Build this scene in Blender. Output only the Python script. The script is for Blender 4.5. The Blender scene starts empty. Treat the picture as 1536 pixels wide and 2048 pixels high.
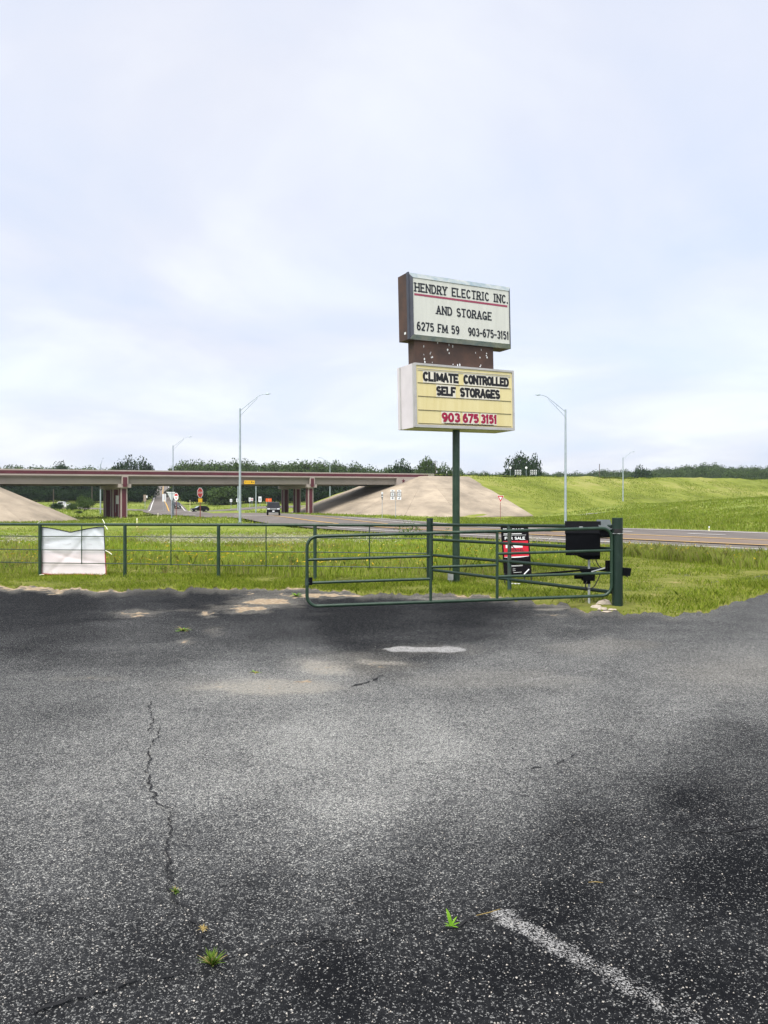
import bpy, math, random
import numpy as np
from math import radians, sin, cos, pi
from mathutils import Vector, Matrix

# ------------------------------------------------------------------ camera, sky, sun, exposure
scene = bpy.context.scene
C = scene.collection
F, CX, CY, HC = 1540.0, 768.0, 1024.0, 1.6          # focal length in photo pixels, centre, eye height
cam_d = bpy.data.cameras.new('camera'); cam = bpy.data.objects.new('camera', cam_d); C.objects.link(cam)
cam.location = (0, 0, HC); cam.rotation_euler = (radians(90), 0, 0)
cam_d.sensor_fit = 'VERTICAL'; cam_d.sensor_height = 36.0; cam_d.lens = 36.0 * F / 2048.0
cam_d.clip_start = 0.05; cam_d.clip_end = 8000
scene.camera = cam

SUN_EL, SUN_AZ = radians(58), radians(205)          # azimuth clockwise from +Y: behind the camera, a little left
wd = bpy.data.worlds.new('World'); scene.world = wd; wd.use_nodes = True
nt = wd.node_tree; nt.nodes.clear()
def wn(t, **k):
    n = nt.nodes.new(t)
    for a, b in k.items(): setattr(n, a, b)
    return n
wo = wn('ShaderNodeOutputWorld'); bg = wn('ShaderNodeBackground'); bg.inputs[1].default_value = 0.1
sky = wn('ShaderNodeTexSky'); sky.sky_type = 'NISHITA'; sky.sun_disc = False
sky.sun_elevation = SUN_EL; sky.sun_rotation = SUN_AZ; sky.air_density = 1.0; sky.dust_density = 2.0; sky.ozone_density = 1.0
tc = wn('ShaderNodeTexCoord')
sep = wn('ShaderNodeSeparateXYZ'); nt.links.new(tc.outputs['Generated'], sep.inputs[0])
# project the view direction on a flat cloud deck: x/(z+k), y/(z+k)
zz = wn('ShaderNodeMath', operation='ADD'); nt.links.new(sep.outputs[2], zz.inputs[0]); zz.inputs[1].default_value = 0.16
zc = wn('ShaderNodeMath', operation='MAXIMUM'); nt.links.new(zz.outputs[0], zc.inputs[0]); zc.inputs[1].default_value = 0.05
dx = wn('ShaderNodeMath', operation='DIVIDE'); nt.links.new(sep.outputs[0], dx.inputs[0]); nt.links.new(zc.outputs[0], dx.inputs[1])
dy = wn('ShaderNodeMath', operation='DIVIDE'); nt.links.new(sep.outputs[1], dy.inputs[0]); nt.links.new(zc.outputs[0], dy.inputs[1])
cmb = wn('ShaderNodeCombineXYZ'); nt.links.new(dx.outputs[0], cmb.inputs[0]); nt.links.new(dy.outputs[0], cmb.inputs[1])
n1 = wn('ShaderNodeTexNoise'); n1.inputs['Scale'].default_value = 0.95; n1.inputs['Detail'].default_value = 5; n1.inputs['Roughness'].default_value = 0.52
n1.inputs['Distortion'].default_value = 0.5
nt.links.new(cmb.outputs[0], n1.inputs['Vector'])
n2 = wn('ShaderNodeTexNoise'); n2.inputs['Scale'].default_value = 0.42; n2.inputs['Detail'].default_value = 3
nt.links.new(cmb.outputs[0], n2.inputs['Vector'])
ramp = wn('ShaderNodeValToRGB'); nt.links.new(n1.outputs[0], ramp.inputs[0])
SK = 2.42
ramp.color_ramp.elements[0].position = 0.35; ramp.color_ramp.elements[0].color = (0.82*SK, 0.895*SK, 1.07*SK, 1)
ramp.color_ramp.elements[1].position = 0.66; ramp.color_ramp.elements[1].color = (1.08*SK, 1.11*SK, 1.17*SK, 1)
e = ramp.color_ramp.elements.new(0.5); e.color = (0.925*SK, 0.96*SK, 1.08*SK, 1)
# a share of the clear-sky colour shows through where the second noise thins the deck
mr = wn('ShaderNodeMapRange'); nt.links.new(n2.outputs[0], mr.inputs[0])
mr.inputs[1].default_value = 0.35; mr.inputs[2].default_value = 0.7; mr.inputs[3].default_value = 0.0; mr.inputs[4].default_value = 0.22
mx = wn('ShaderNodeMix', data_type='RGBA'); nt.links.new(mr.outputs[0], mx.inputs[0])
nt.links.new(ramp.outputs[0], mx.inputs[6]); nt.links.new(sky.outputs[0], mx.inputs[7])
nt.links.new(mx.outputs[2], bg.inputs[0]); nt.links.new(bg.outputs[0], wo.inputs[0])

sd = bpy.data.lights.new('sun', 'SUN'); so = bpy.data.objects.new('sun', sd); C.objects.link(so)
sd.energy = 1.5; sd.angle = radians(50); sd.color = (1.0, 0.965, 0.91)
sdir = Vector((sin(SUN_AZ)*cos(SUN_EL), cos(SUN_AZ)*cos(SUN_EL), sin(SUN_EL)))
so.rotation_euler = sdir.to_track_quat('Z', 'Y').to_euler(); so.location = (0, 0, 60)
scene.view_settings.view_transform = 'Standard'; scene.view_settings.look = 'None'
scene.view_settings.exposure = 1.9; scene.view_settings.gamma = 1.0; scene.view_settings.use_curve_mapping = False
scene.cycles.max_bounces = 6; scene.cycles.diffuse_bounces = 3; scene.cycles.transparent_max_bounces = 12
scene.cycles.volume_bounces = 0

rng = np.random.default_rng(7); rnd = random.Random(11)

# ------------------------------------------------------------------ materials
M = {}
def nodes(name):
    m = bpy.data.materials.new(name); m.use_nodes = True; t = m.node_tree
    b = t.nodes['Principled BSDF']; M[name] = m
    return m, t, b
def N(t, kind, **k):
    n = t.nodes.new(kind)
    for a, b in k.items(): setattr(n, a, b)
    return n
def pm(name, col, rough=0.6, var=0.12, scale=3.0, metal=0.0, bump=0.0, bscale=40.0, col2=None, thr=(0.35, 0.7), spec=0.4, coat=0.0, stretch=None, objrand=0.0):
    """procedural paint/concrete/metal: base colour with noise mottling, optional second colour as worn spots, fine bump"""
    m, t, b = nodes(name); L = t.links
    co = N(t, 'ShaderNodeTexCoord')
    n = N(t, 'ShaderNodeTexNoise'); n.inputs['Scale'].default_value = scale; n.inputs['Detail'].default_value = 6; n.inputs['Roughness'].default_value = 0.6
    if stretch:
        mp = N(t, 'ShaderNodeMapping'); mp.inputs['Scale'].default_value = stretch; L.new(co.outputs['Object'], mp.inputs[0]); L.new(mp.outputs[0], n.inputs['Vector'])
    else: L.new(co.outputs['Object'], n.inputs['Vector'])
    r = N(t, 'ShaderNodeValToRGB'); L.new(n.outputs[0], r.inputs[0])
    c2 = col2 if col2 else tuple(min(1, c*(1+var)) for c in col)
    c1 = col if col2 else tuple(c*(1-var) for c in col)
    r.color_ramp.elements[0].position = thr[0]; r.color_ramp.elements[0].color = (*c1, 1)
    r.color_ramp.elements[1].position = thr[1]; r.color_ramp.elements[1].color = (*c2, 1)
    if objrand:
        oi = N(t, 'ShaderNodeObjectInfo'); mr = N(t, 'ShaderNodeMapRange'); L.new(oi.outputs['Random'], mr.inputs[0]); mr.inputs[3].default_value = 1-objrand; mr.inputs[4].default_value = 1+objrand
        mu = N(t, 'ShaderNodeMix', data_type='RGBA', blend_type='MULTIPLY'); mu.inputs[0].default_value = 1; L.new(r.outputs[0], mu.inputs[6]); L.new(mr.outputs[0], mu.inputs[7]); L.new(mu.outputs[2], b.inputs['Base Color'])
    else: L.new(r.outputs[0], b.inputs['Base Color'])
    b.inputs['Roughness'].default_value = rough; b.inputs['Metallic'].default_value = metal
    b.inputs['Specular IOR Level'].default_value = spec
    if coat: b.inputs['Coat Weight'].default_value = coat
    if bump:
        bn = N(t, 'ShaderNodeTexNoise'); bn.inputs['Scale'].default_value = bscale; bn.inputs['Detail'].default_value = 4
        L.new(co.outputs['Object'], bn.inputs['Vector'])
        bb = N(t, 'ShaderNodeBump'); bb.inputs['Strength'].default_value = bump; bb.inputs['Distance'].default_value = 0.02
        L.new(bn.outputs[0], bb.inputs['Height']); L.new(bb.outputs[0], b.inputs['Normal'])
    return m
def ramp_set(r, stops):
    cr = r.color_ramp
    while len(cr.elements) > 1: cr.elements.remove(cr.elements[-1])
    cr.elements[0].position = stops[0][0]; cr.elements[0].color = (*stops[0][1], 1)
    for p, c in stops[1:]:
        e = cr.elements.new(p); e.color = (*c, 1)

pm('green_paint', (0.014, 0.036, 0.021), 0.36, col2=(0.034, 0.062, 0.040), scale=7.0, thr=(.42, .78), bump=0.12, bscale=45)
pm('green_paint_worn', (0.007, 0.021, 0.014), 0.42, col2=(0.035, 0.06, 0.045), scale=6, thr=(0.56, 0.92))
pm('rust_green', (0.02, 0.05, 0.04), 0.6, col2=(0.06, 0.05, 0.035), scale=5, thr=(0.4, 0.75))
pm('galv', (0.36, 0.42, 0.45), 0.45, 0.12, 2.0, metal=0.35)
pm('galv_bright', (0.5, 0.53, 0.53), 0.4, 0.1, 8.0, metal=0.3)
pm('concrete', (0.20, 0.165, 0.122), 0.9, col2=(0.37, 0.305, 0.225), scale=0.22, thr=(.32, .66), objrand=.09, bump=0.1, bscale=6)
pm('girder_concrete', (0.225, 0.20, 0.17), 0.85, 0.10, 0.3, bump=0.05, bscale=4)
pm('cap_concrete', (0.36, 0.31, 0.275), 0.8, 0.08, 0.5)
pm('maroon', (0.095, 0.018, 0.028), 0.7, 0.15, 0.6)
pm('maroon_sign', (0.20, 0.025, 0.07), 0.5, 0.1, 6)
pm('black_plastic', (0.004, 0.0045, 0.006), 0.65, 0.2, 12, bump=0.04, bscale=90, spec=.05)
pm('black_rubber', (0.012, 0.012, 0.013), 0.7, 0.2, 9)
pm('white_plastic', (0.78, 0.78, 0.76), 0.4, 0.05, 10)
pm('sign_back', (0.56, 0.60, 0.60), 0.45, 0.08, 2, metal=0.2)
pm('sign_white', (0.74, 0.76, 0.76), 0.5, 0.05, 3)
pm('sign_red', (0.50, 0.03, 0.03), 0.5, 0.1, 3)
pm('sign_yellow', (0.80, 0.46, 0.02), 0.5, 0.06, 3)
pm('sign_orange', (0.80, 0.12, 0.02), 0.5, 0.06, 3)
pm('sign_brown', (0.25, 0.18, 0.13), 0.6, 0.15, 3)
pm('sign_black', (0.012, 0.012, 0.012), 0.5, 0.1, 5)
pm('rust_post', (0.20, 0.05, 0.035), 0.8, 0.25, 6)
pm('cabinet_brown', (0.048, 0.031, 0.026), 0.7, col2=(0.095, 0.052, 0.037), scale=2.2, thr=(0.38, 0.68), bump=0.05)
pm('cabinet_edge', (0.05, 0.055, 0.075), 0.5, 0.2, 2.5)
pm('cabinet_white', (0.60, 0.56, 0.58), 0.5, 0.09, 1.6, bump=0.03, bscale=5)
pm('trim_teal', (0.24, 0.31, 0.34), 0.42, col2=(0.47, 0.48, 0.45), scale=3.5, thr=(0.38, 0.66), metal=0.25)
pm('trim_grey', (0.45, 0.44, 0.43), 0.5, 0.1, 3, metal=0.15)
pm('face_cream', (0.60, 0.605, 0.555), 0.38, 0.07, 7.0, stretch=(1, 1, .10))
pm('face_yellow', (0.66, 0.56, 0.27), 0.45, col2=(0.74, 0.65, 0.36), scale=8.0, thr=(0.3, 0.75), stretch=(1, 1, .10))
pm('letter_tile', (0.72, 0.68, 0.58), 0.35, 0.05, 4)
pm('ink_navy', (0.012, 0.015, 0.022), 0.5, 0.1, 5)
pm('ink_black', (0.008, 0.008, 0.010), 0.45, 0.1, 5)
pm('ink_crimson', (0.32, 0.008, 0.05), 0.45, 0.12, 9)
pm('stripe_rose', (0.30, 0.055, 0.10), 0.5, 0.1, 5)
pm('dirt_line', (0.10, 0.085, 0.05), 0.8, 0.4, 14)
pm('yard_black', (0.007, 0.006, 0.008), 0.55, 0.2, 6, spec=.08)
pm('yard_red', (0.55, 0.015, 0.035), 0.4, 0.08, 6)
pm('zip_tie', (0.80, 0.80, 0.66), 0.4, 0.05, 5)
pm('grey_box', (0.33, 0.35, 0.35), 0.5, 0.1, 8)
pm('dark_grey', (0.07, 0.085, 0.085), 0.5, 0.15, 6)
pm('car_black', (0.006, 0.006, 0.007), 0.3, 0.1, 2, spec=.25)
pm('car_dark', (0.020, 0.020, 0.026), 0.3, 0.1, 2, coat=0.5)
pm('car_white', (0.70, 0.70, 0.70), 0.3, 0.04, 2, coat=0.5)
pm('chrome', (0.65, 0.66, 0.68), 0.2, 0.05, 3, metal=0.8)
pm('lamp_glass', (0.75, 0.77, 0.78), 0.2, 0.05, 3)
pm('car_glass', (0.008, 0.009, 0.011), 0.3, 0.1, 2, spec=0.06)
pm('windscreen', (0.30, 0.34, 0.37), 0.12, 0.1, 2, spec=0.6)
pm('tail_red', (0.35, 0.01, 0.01), 0.3, 0.1, 3)
pm('tyre', (0.014, 0.014, 0.014), 0.8, 0.2, 6)
pm('bark', (0.07, 0.055, 0.042), 0.9, 0.3, 3, bump=0.5, bscale=8)
pm('pole_wood', (0.09, 0.07, 0.055), 0.9, 0.2, 2)
pm('rubble', (0.40, 0.345, 0.275), 0.9, 0.18, 9, bump=0.4, bscale=25)
pm('pebble', (0.30, 0.28, 0.25), 0.85, col2=(0.52, 0.48, 0.42), scale=7)
pm('road_paint_white', (0.62, 0.61, 0.58), 0.7, 0.12, 0.8)
pm('road_paint_yellow', (0.62, 0.36, 0.05), 0.7, 0.12, 0.8)
pm('crack_fill', (0.008, 0.008, 0.009), 0.95, 0.2, 30)
pm('delineator', (0.72, 0.68, 0.38), 0.5, 0.05, 4)
pm('sand', (0.47, 0.35, 0.22), 0.95, col2=(0.62, 0.52, 0.37), scale=6)

def road_mat(name, base, tint):
    m, t, b = nodes(name); L = t.links
    co = N(t, 'ShaderNodeTexCoord')
    n = N(t, 'ShaderNodeTexNoise'); n.inputs['Scale'].default_value = 0.25; n.inputs['Detail'].default_value = 6
    mp = N(t, 'ShaderNodeMapping'); mp.inputs['Rotation'].default_value = (0, 0, radians(-26)); mp.inputs['Scale'].default_value = (1.6, 0.12, 1)
    L.new(co.outputs['Object'], mp.inputs[0]); L.new(mp.outputs[0], n.inputs['Vector'])
    r = N(t, 'ShaderNodeValToRGB'); L.new(n.outputs[0], r.inputs[0]); ramp_set(r, [(0.3, base), (0.7, tint)])
    L.new(r.outputs[0], b.inputs['Base Color']); b.inputs['Roughness'].default_value = 0.75
    return m
road_mat('road_asphalt', (0.095, 0.079, 0.067), (0.145, 0.121, 0.101))
road_mat('road_lane_brown', (0.13, 0.09, 0.064), (0.18, 0.132, 0.096))

def ground_grass(name, scale, cols, stretch=(1, 1, 1), bump=0.5):
    m, t, b = nodes(name); L = t.links
    co = N(t, 'ShaderNodeTexCoord'); mp = N(t, 'ShaderNodeMapping'); mp.inputs['Scale'].default_value = stretch
    L.new(co.outputs['Object'], mp.inputs[0])
    a = N(t, 'ShaderNodeTexNoise'); a.inputs['Scale'].default_value = scale; a.inputs['Detail'].default_value = 10; a.inputs['Roughness'].default_value = 0.68
    a.inputs['Distortion'].default_value = 0.3
    L.new(mp.outputs[0], a.inputs['Vector'])
    c = N(t, 'ShaderNodeTexNoise'); c.inputs['Scale'].default_value = scale*0.13; c.inputs['Detail'].default_value = 4
    L.new(mp.outputs[0], c.inputs['Vector'])
    mi = N(t, 'ShaderNodeMath', operation='MULTIPLY_ADD'); L.new(c.outputs[0], mi.inputs[0]); mi.inputs[1].default_value = 1.0; 
    su = N(t, 'ShaderNodeMath', operation='SUBTRACT'); L.new(a.outputs[0], su.inputs[0]); su.inputs[1].default_value = 0.5
    L.new(su.outputs[0], mi.inputs[2])
    r = N(t, 'ShaderNodeValToRGB'); L.new(mi.outputs[0], r.inputs[0]); ramp_set(r, cols)
    L.new(r.outputs[0], b.inputs['Base Color']); b.inputs['Roughness'].default_value = 0.95; b.inputs['Specular IOR Level'].default_value = 0.05
    bb = N(t, 'ShaderNodeBump'); bb.inputs['Strength'].default_value = bump; bb.inputs['Distance'].default_value = 0.3
    L.new(a.outputs[0], bb.inputs['Height']); L.new(bb.outputs[0], b.inputs['Normal'])
    return m
ground_grass('grass_ground', 0.9, [(0.25, (0.09, 0.125, 0.022)), (0.42, (0.15, 0.19, 0.034)), (0.56, (0.19, 0.23, 0.046)), (0.75, (0.26, 0.265, 0.08))])
ground_grass('grass_bank', 0.8, [(0.2, (0.105, 0.125, 0.024)), (0.42, (0.16, 0.188, 0.034)), (0.56, (0.20, 0.222, 0.046)), (0.75, (0.265, 0.255, 0.085))], (0.45, 0.9, 1.4))
ground_grass('verge_soil', 2.4, [(0.25, (0.06, 0.07, 0.018)), (0.42, (0.13, 0.145, 0.03)), (0.6, (0.18, 0.185, 0.045)), (0.78, (0.30, 0.24, 0.11))])

def leafy(name, c0, c1, c2, trans=0.35):
    m, t, b = nodes(name); L = t.links; t.nodes.remove(b)
    out = [n for n in t.nodes if n.type == 'OUTPUT_MATERIAL'][0]
    g = N(t, 'ShaderNodeNewGeometry'); r = N(t, 'ShaderNodeValToRGB'); L.new(g.outputs['Random Per Island'], r.inputs[0])
    ramp_set(r, [(0.0, c0), (0.5, c1), (1.0, c2)])
    co = N(t, 'ShaderNodeTexCoord'); n = N(t, 'ShaderNodeTexNoise'); n.inputs['Scale'].default_value = 0.35; n.inputs['Detail'].default_value = 3
    L.new(co.outputs['Object'], n.inputs['Vector'])
    mr = N(t, 'ShaderNodeMapRange'); L.new(n.outputs[0], mr.inputs[0]); mr.inputs[1].default_value = 0.3; mr.inputs[2].default_value = 0.7; mr.inputs[3].default_value = 0.72; mr.inputs[4].default_value = 1.28
    mu = N(t, 'ShaderNodeMix', data_type='RGBA', blend_type='MULTIPLY'); mu.inputs[0].default_value = 1.0
    L.new(r.outputs[0], mu.inputs[6]); L.new(mr.outputs[0], mu.inputs[7])
    d = N(t, 'ShaderNodeBsdfDiffuse'); tr = N(t, 'ShaderNodeBsdfTranslucent'); ms = N(t, 'ShaderNodeMixShader'); ms.inputs[0].default_value = trans
    L.new(mu.outputs[2], d.inputs[0]); L.new(mu.outputs[2], tr.inputs[0]); L.new(d.outputs[0], ms.inputs[1]); L.new(tr.outputs[0], ms.inputs[2])
    L.new(ms.outputs[0], out.inputs[0])
    return m
leafy('blade_mown', (0.08, 0.13, 0.013), (0.21, 0.285, 0.028), (0.34, 0.36, 0.07), .4)
leafy('blade_tall', (0.155, 0.225, 0.022), (0.26, 0.345, 0.042), (0.37, 0.40, 0.09), .45)
leafy('blade_dry', (0.16, 0.17, 0.05), (0.24, 0.235, 0.075), (0.34, 0.30, 0.13))
leafy('blade_far', (0.15, 0.21, 0.024), (0.205, 0.27, 0.034), (0.27, 0.29, 0.065), .4)
leafy('seed_pale', (0.33, 0.30, 0.20), (0.48, 0.45, 0.34), (0.62, 0.60, 0.52))
leafy('flower_yellow', (0.5, 0.3, 0.02), (0.6, 0.4, 0.03), (0.65, 0.5, 0.1))
leafy('leaf_dark', (0.014, 0.030, 0.012), (0.024, 0.047, 0.017), (0.042, 0.072, 0.025), 0.2)
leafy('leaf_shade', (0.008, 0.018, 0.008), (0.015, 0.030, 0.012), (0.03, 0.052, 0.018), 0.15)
leafy('leaf_mid', (0.035, 0.060, 0.020), (0.055, 0.09, 0.028), (0.085, 0.125, 0.04), 0.25)
leafy('leaf_bright', (0.05, 0.10, 0.02), (0.08, 0.15, 0.028), (0.12, 0.19, 0.04), 0.3)
leafy('leaf_weed', (0.12, 0.28, 0.02), (0.17, 0.36, 0.03), (0.22, 0.40, 0.05), 0.35)
leafy('leaf_fern', (0.05, 0.10, 0.012), (0.08, 0.15, 0.02), (0.12, 0.19, 0.03), 0.3)
leafy('leaf_dry', (0.25, 0.19, 0.06), (0.34, 0.25, 0.09), (0.42, 0.34, 0.16), 0.3)

def banner_mat():
    m, t, b = nodes('banner_vinyl'); L = t.links
    co = N(t, 'ShaderNodeTexCoord'); sp = N(t, 'ShaderNodeSeparateXYZ'); L.new(co.outputs['Generated'], sp.inputs[0])
    r = N(t, 'ShaderNodeValToRGB'); L.new(sp.outputs[2], r.inputs[0])
    ramp_set(r, [(0.0, (0.72, 0.66, 0.665)), (0.42, (0.71, 0.635, 0.65)), (0.58, (0.62, 0.645, 0.68)), (1.0, (0.60, 0.64, 0.68))])
    n = N(t, 'ShaderNodeTexNoise'); n.inputs['Scale'].default_value = 2.2; n.inputs['Detail'].default_value = 3; L.new(co.outputs['Object'], n.inputs['Vector'])
    mr = N(t, 'ShaderNodeMapRange'); L.new(n.outputs[0], mr.inputs[0]); mr.inputs[1].default_value = .3; mr.inputs[2].default_value = .7; mr.inputs[3].default_value = .92; mr.inputs[4].default_value = 1.06
    mu = N(t, 'ShaderNodeMix', data_type='RGBA', blend_type='MULTIPLY'); mu.inputs[0].default_value = 1.0
    L.new(r.outputs[0], mu.inputs[6]); L.new(mr.outputs[0], mu.inputs[7]); L.new(mu.outputs[2], b.inputs['Base Color'])
    b.inputs['Roughness'].default_value = 0.5
banner_mat()
pm('banner_ghost', (0.60, 0.61, 0.65), 0.5, 0.08, 6)
pm('banner_red', (0.40, 0.05, 0.06), 0.6, 0.1, 4)

def asphalt_mat():
    """black binder with pale stone chips; pale-to-dark tone / sand / paint come from attributes laid over the lot"""
    m, t, b = nodes('lot_asphalt'); L = t.links
    co = N(t, 'ShaderNodeTexCoord')
    def attr(nm):
        a = N(t, 'ShaderNodeAttribute'); a.attribute_name = nm; return a.outputs['Fac']
    lot_tone, sand, paint, dust = attr('lot_tone'), attr('sand'), attr('paint'), attr('dust')
    def math(op, a, b_=None, c_=None, clamp=False):
        n = N(t, 'ShaderNodeMath', operation=op); n.use_clamp = clamp
        for i, v in enumerate((a, b_, c_)):
            if v is None: continue
            if isinstance(v, (int, float)): n.inputs[i].default_value = v
            else: L.new(v, n.inputs[i])
        return n.outputs[0]
    # domain warp so the chips are irregular
    wz = N(t, 'ShaderNodeTexNoise'); wz.inputs['Scale'].default_value = 130; wz.inputs['Detail'].default_value = 2; L.new(co.outputs['Object'], wz.inputs['Vector'])
    vm = N(t, 'ShaderNodeVectorMath', operation='SCALE'); L.new(wz.outputs['Color'], vm.inputs[0]); vm.inputs['Scale'].default_value = 0.016
    va = N(t, 'ShaderNodeVectorMath', operation='ADD'); L.new(co.outputs['Object'], va.inputs[0]); L.new(vm.outputs[0], va.inputs[1])
    def chips(scale):
        v = N(t, 'ShaderNodeTexVoronoi', voronoi_dimensions='2D'); v.inputs['Scale'].default_value = scale; L.new(va.outputs[0], v.inputs['Vector'])
        s = N(t, 'ShaderNodeSeparateColor'); L.new(v.outputs['Color'], s.inputs[0])
        return v.outputs['Distance'], s.outputs[0], s.outputs[1]
    d1, r1, g1 = chips(132); d2, r2, g2 = chips(255)
    big = N(t, 'ShaderNodeTexNoise'); big.inputs['Scale'].default_value = 1.1; big.inputs['Detail'].default_value = 7; big.inputs['Roughness'].default_value = 0.62; L.new(co.outputs['Object'], big.inputs['Vector'])
    fine = N(t, 'ShaderNodeTexNoise'); fine.inputs['Scale'].default_value = 14; fine.inputs['Detail'].default_value = 5; L.new(co.outputs['Object'], fine.inputs['Vector'])
    cl = N(t, 'ShaderNodeTexNoise'); cl.inputs['Scale'].default_value = 34; cl.inputs['Detail'].default_value = 4; cl.inputs['Roughness'].default_value = 0.7; L.new(co.outputs['Object'], cl.inputs['Vector'])
    cl2 = N(t, 'ShaderNodeTexNoise'); cl2.inputs['Scale'].default_value = 7; cl2.inputs['Detail'].default_value = 5; cl2.inputs['Roughness'].default_value = 0.65; L.new(co.outputs['Object'], cl2.inputs['Vector'])
    clump = math('ADD', math('MULTIPLY', math('SUBTRACT', cl.outputs[0], 0.5), 1.7), math('MULTIPLY', math('SUBTRACT', cl2.outputs[0], 0.5), 0.75))
    w0 = math('ADD', lot_tone, math('MULTIPLY', math('SUBTRACT', big.outputs[0], 0.5), 0.26))
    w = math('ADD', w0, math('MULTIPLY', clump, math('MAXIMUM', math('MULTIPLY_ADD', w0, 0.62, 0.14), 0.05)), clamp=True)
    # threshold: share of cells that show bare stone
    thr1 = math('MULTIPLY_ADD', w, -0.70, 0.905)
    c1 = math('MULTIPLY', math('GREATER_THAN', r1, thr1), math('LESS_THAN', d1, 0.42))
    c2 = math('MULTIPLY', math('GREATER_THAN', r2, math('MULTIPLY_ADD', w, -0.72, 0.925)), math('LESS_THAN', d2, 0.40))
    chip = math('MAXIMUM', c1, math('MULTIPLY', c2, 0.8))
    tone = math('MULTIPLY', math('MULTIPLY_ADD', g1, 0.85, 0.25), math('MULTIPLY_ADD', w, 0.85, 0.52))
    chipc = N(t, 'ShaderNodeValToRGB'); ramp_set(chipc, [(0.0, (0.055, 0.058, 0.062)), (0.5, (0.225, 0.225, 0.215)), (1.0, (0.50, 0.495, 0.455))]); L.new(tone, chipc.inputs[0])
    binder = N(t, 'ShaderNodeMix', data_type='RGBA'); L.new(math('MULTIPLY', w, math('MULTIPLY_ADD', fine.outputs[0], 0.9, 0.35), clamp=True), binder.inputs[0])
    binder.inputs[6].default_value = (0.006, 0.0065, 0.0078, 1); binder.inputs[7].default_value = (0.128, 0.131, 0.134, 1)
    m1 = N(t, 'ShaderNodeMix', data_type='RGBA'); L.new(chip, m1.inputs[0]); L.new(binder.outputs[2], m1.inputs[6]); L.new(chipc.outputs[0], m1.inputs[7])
    # pale dust settled between the stones
    du = N(t, 'ShaderNodeMix', data_type='RGBA'); L.new(math('MULTIPLY', dust, math('MULTIPLY_ADD', cl.outputs[0], 3.2, -1.0, True), clamp=True), du.inputs[0]); L.new(m1.outputs[2], du.inputs[6]); du.inputs[7].default_value = (0.36, 0.335, 0.285, 1)
    m1 = du
    # sand
    sn = N(t, 'ShaderNodeTexNoise'); sn.inputs['Scale'].default_value = 9; sn.inputs['Detail'].default_value = 8; sn.inputs['Roughness'].default_value = 0.7; L.new(co.outputs['Object'], sn.inputs['Vector'])
    sm = N(t, 'ShaderNodeMapRange'); L.new(math('ADD', sand, math('MULTIPLY', math('SUBTRACT', sn.outputs[0], 0.5), 0.9)), sm.inputs[0])
    sm.inputs[1].default_value = 0.42; sm.inputs[2].default_value = 0.60
    sc = N(t, 'ShaderNodeValToRGB'); L.new(fine.outputs[0], sc.inputs[0]); ramp_set(sc, [(0.3, (0.22, 0.165, 0.105)), (0.5, (0.34, 0.255, 0.165)), (0.7, (0.47, 0.41, 0.31))])
    m2 = N(t, 'ShaderNodeMix', data_type='RGBA'); L.new(math('MULTIPLY', sm.outputs[0], math('GREATER_THAN', sand, 0.03)), m2.inputs[0]); L.new(m1.outputs[2], m2.inputs[6]); L.new(sc.outputs[0], m2.inputs[7])
    # worn white paint: survives on the high stones
    pmx = N(t, 'ShaderNodeMapRange'); L.new(math('ADD', paint, math('MULTIPLY', math('SUBTRACT', math('MULTIPLY_ADD', r2, 0.5, math('MULTIPLY', fine.outputs[0], 0.5)), 0.5), 1.1)), pmx.inputs[0])
    pmx.inputs[1].default_value = 0.45; pmx.inputs[2].default_value = 0.62
    m3 = N(t, 'ShaderNodeMix', data_type='RGBA'); L.new(math('MULTIPLY', pmx.outputs[0], math('GREATER_THAN', paint, 0.03)), m3.inputs[0]); L.new(m2.outputs[2], m3.inputs[6]); m3.inputs[7].default_value = (0.36, 0.355, 0.345, 1)
    L.new(m3.outputs[2], b.inputs['Base Color'])
    b.inputs['Roughness'].default_value = 0.88; b.inputs['Specular IOR Level'].default_value = 0.07
    hgt = math('ADD', math('MULTIPLY', math('SUBTRACT', 0.5, d1), 0.7), math('MULTIPLY', chip, 0.6))
    bb = N(t, 'ShaderNodeBump'); bb.inputs['Strength'].default_value = 0.75; bb.inputs['Distance'].default_value = 0.008
    L.new(hgt, bb.inputs['Height']); L.new(bb.outputs[0], b.inputs['Normal'])
asphalt_mat()

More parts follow.
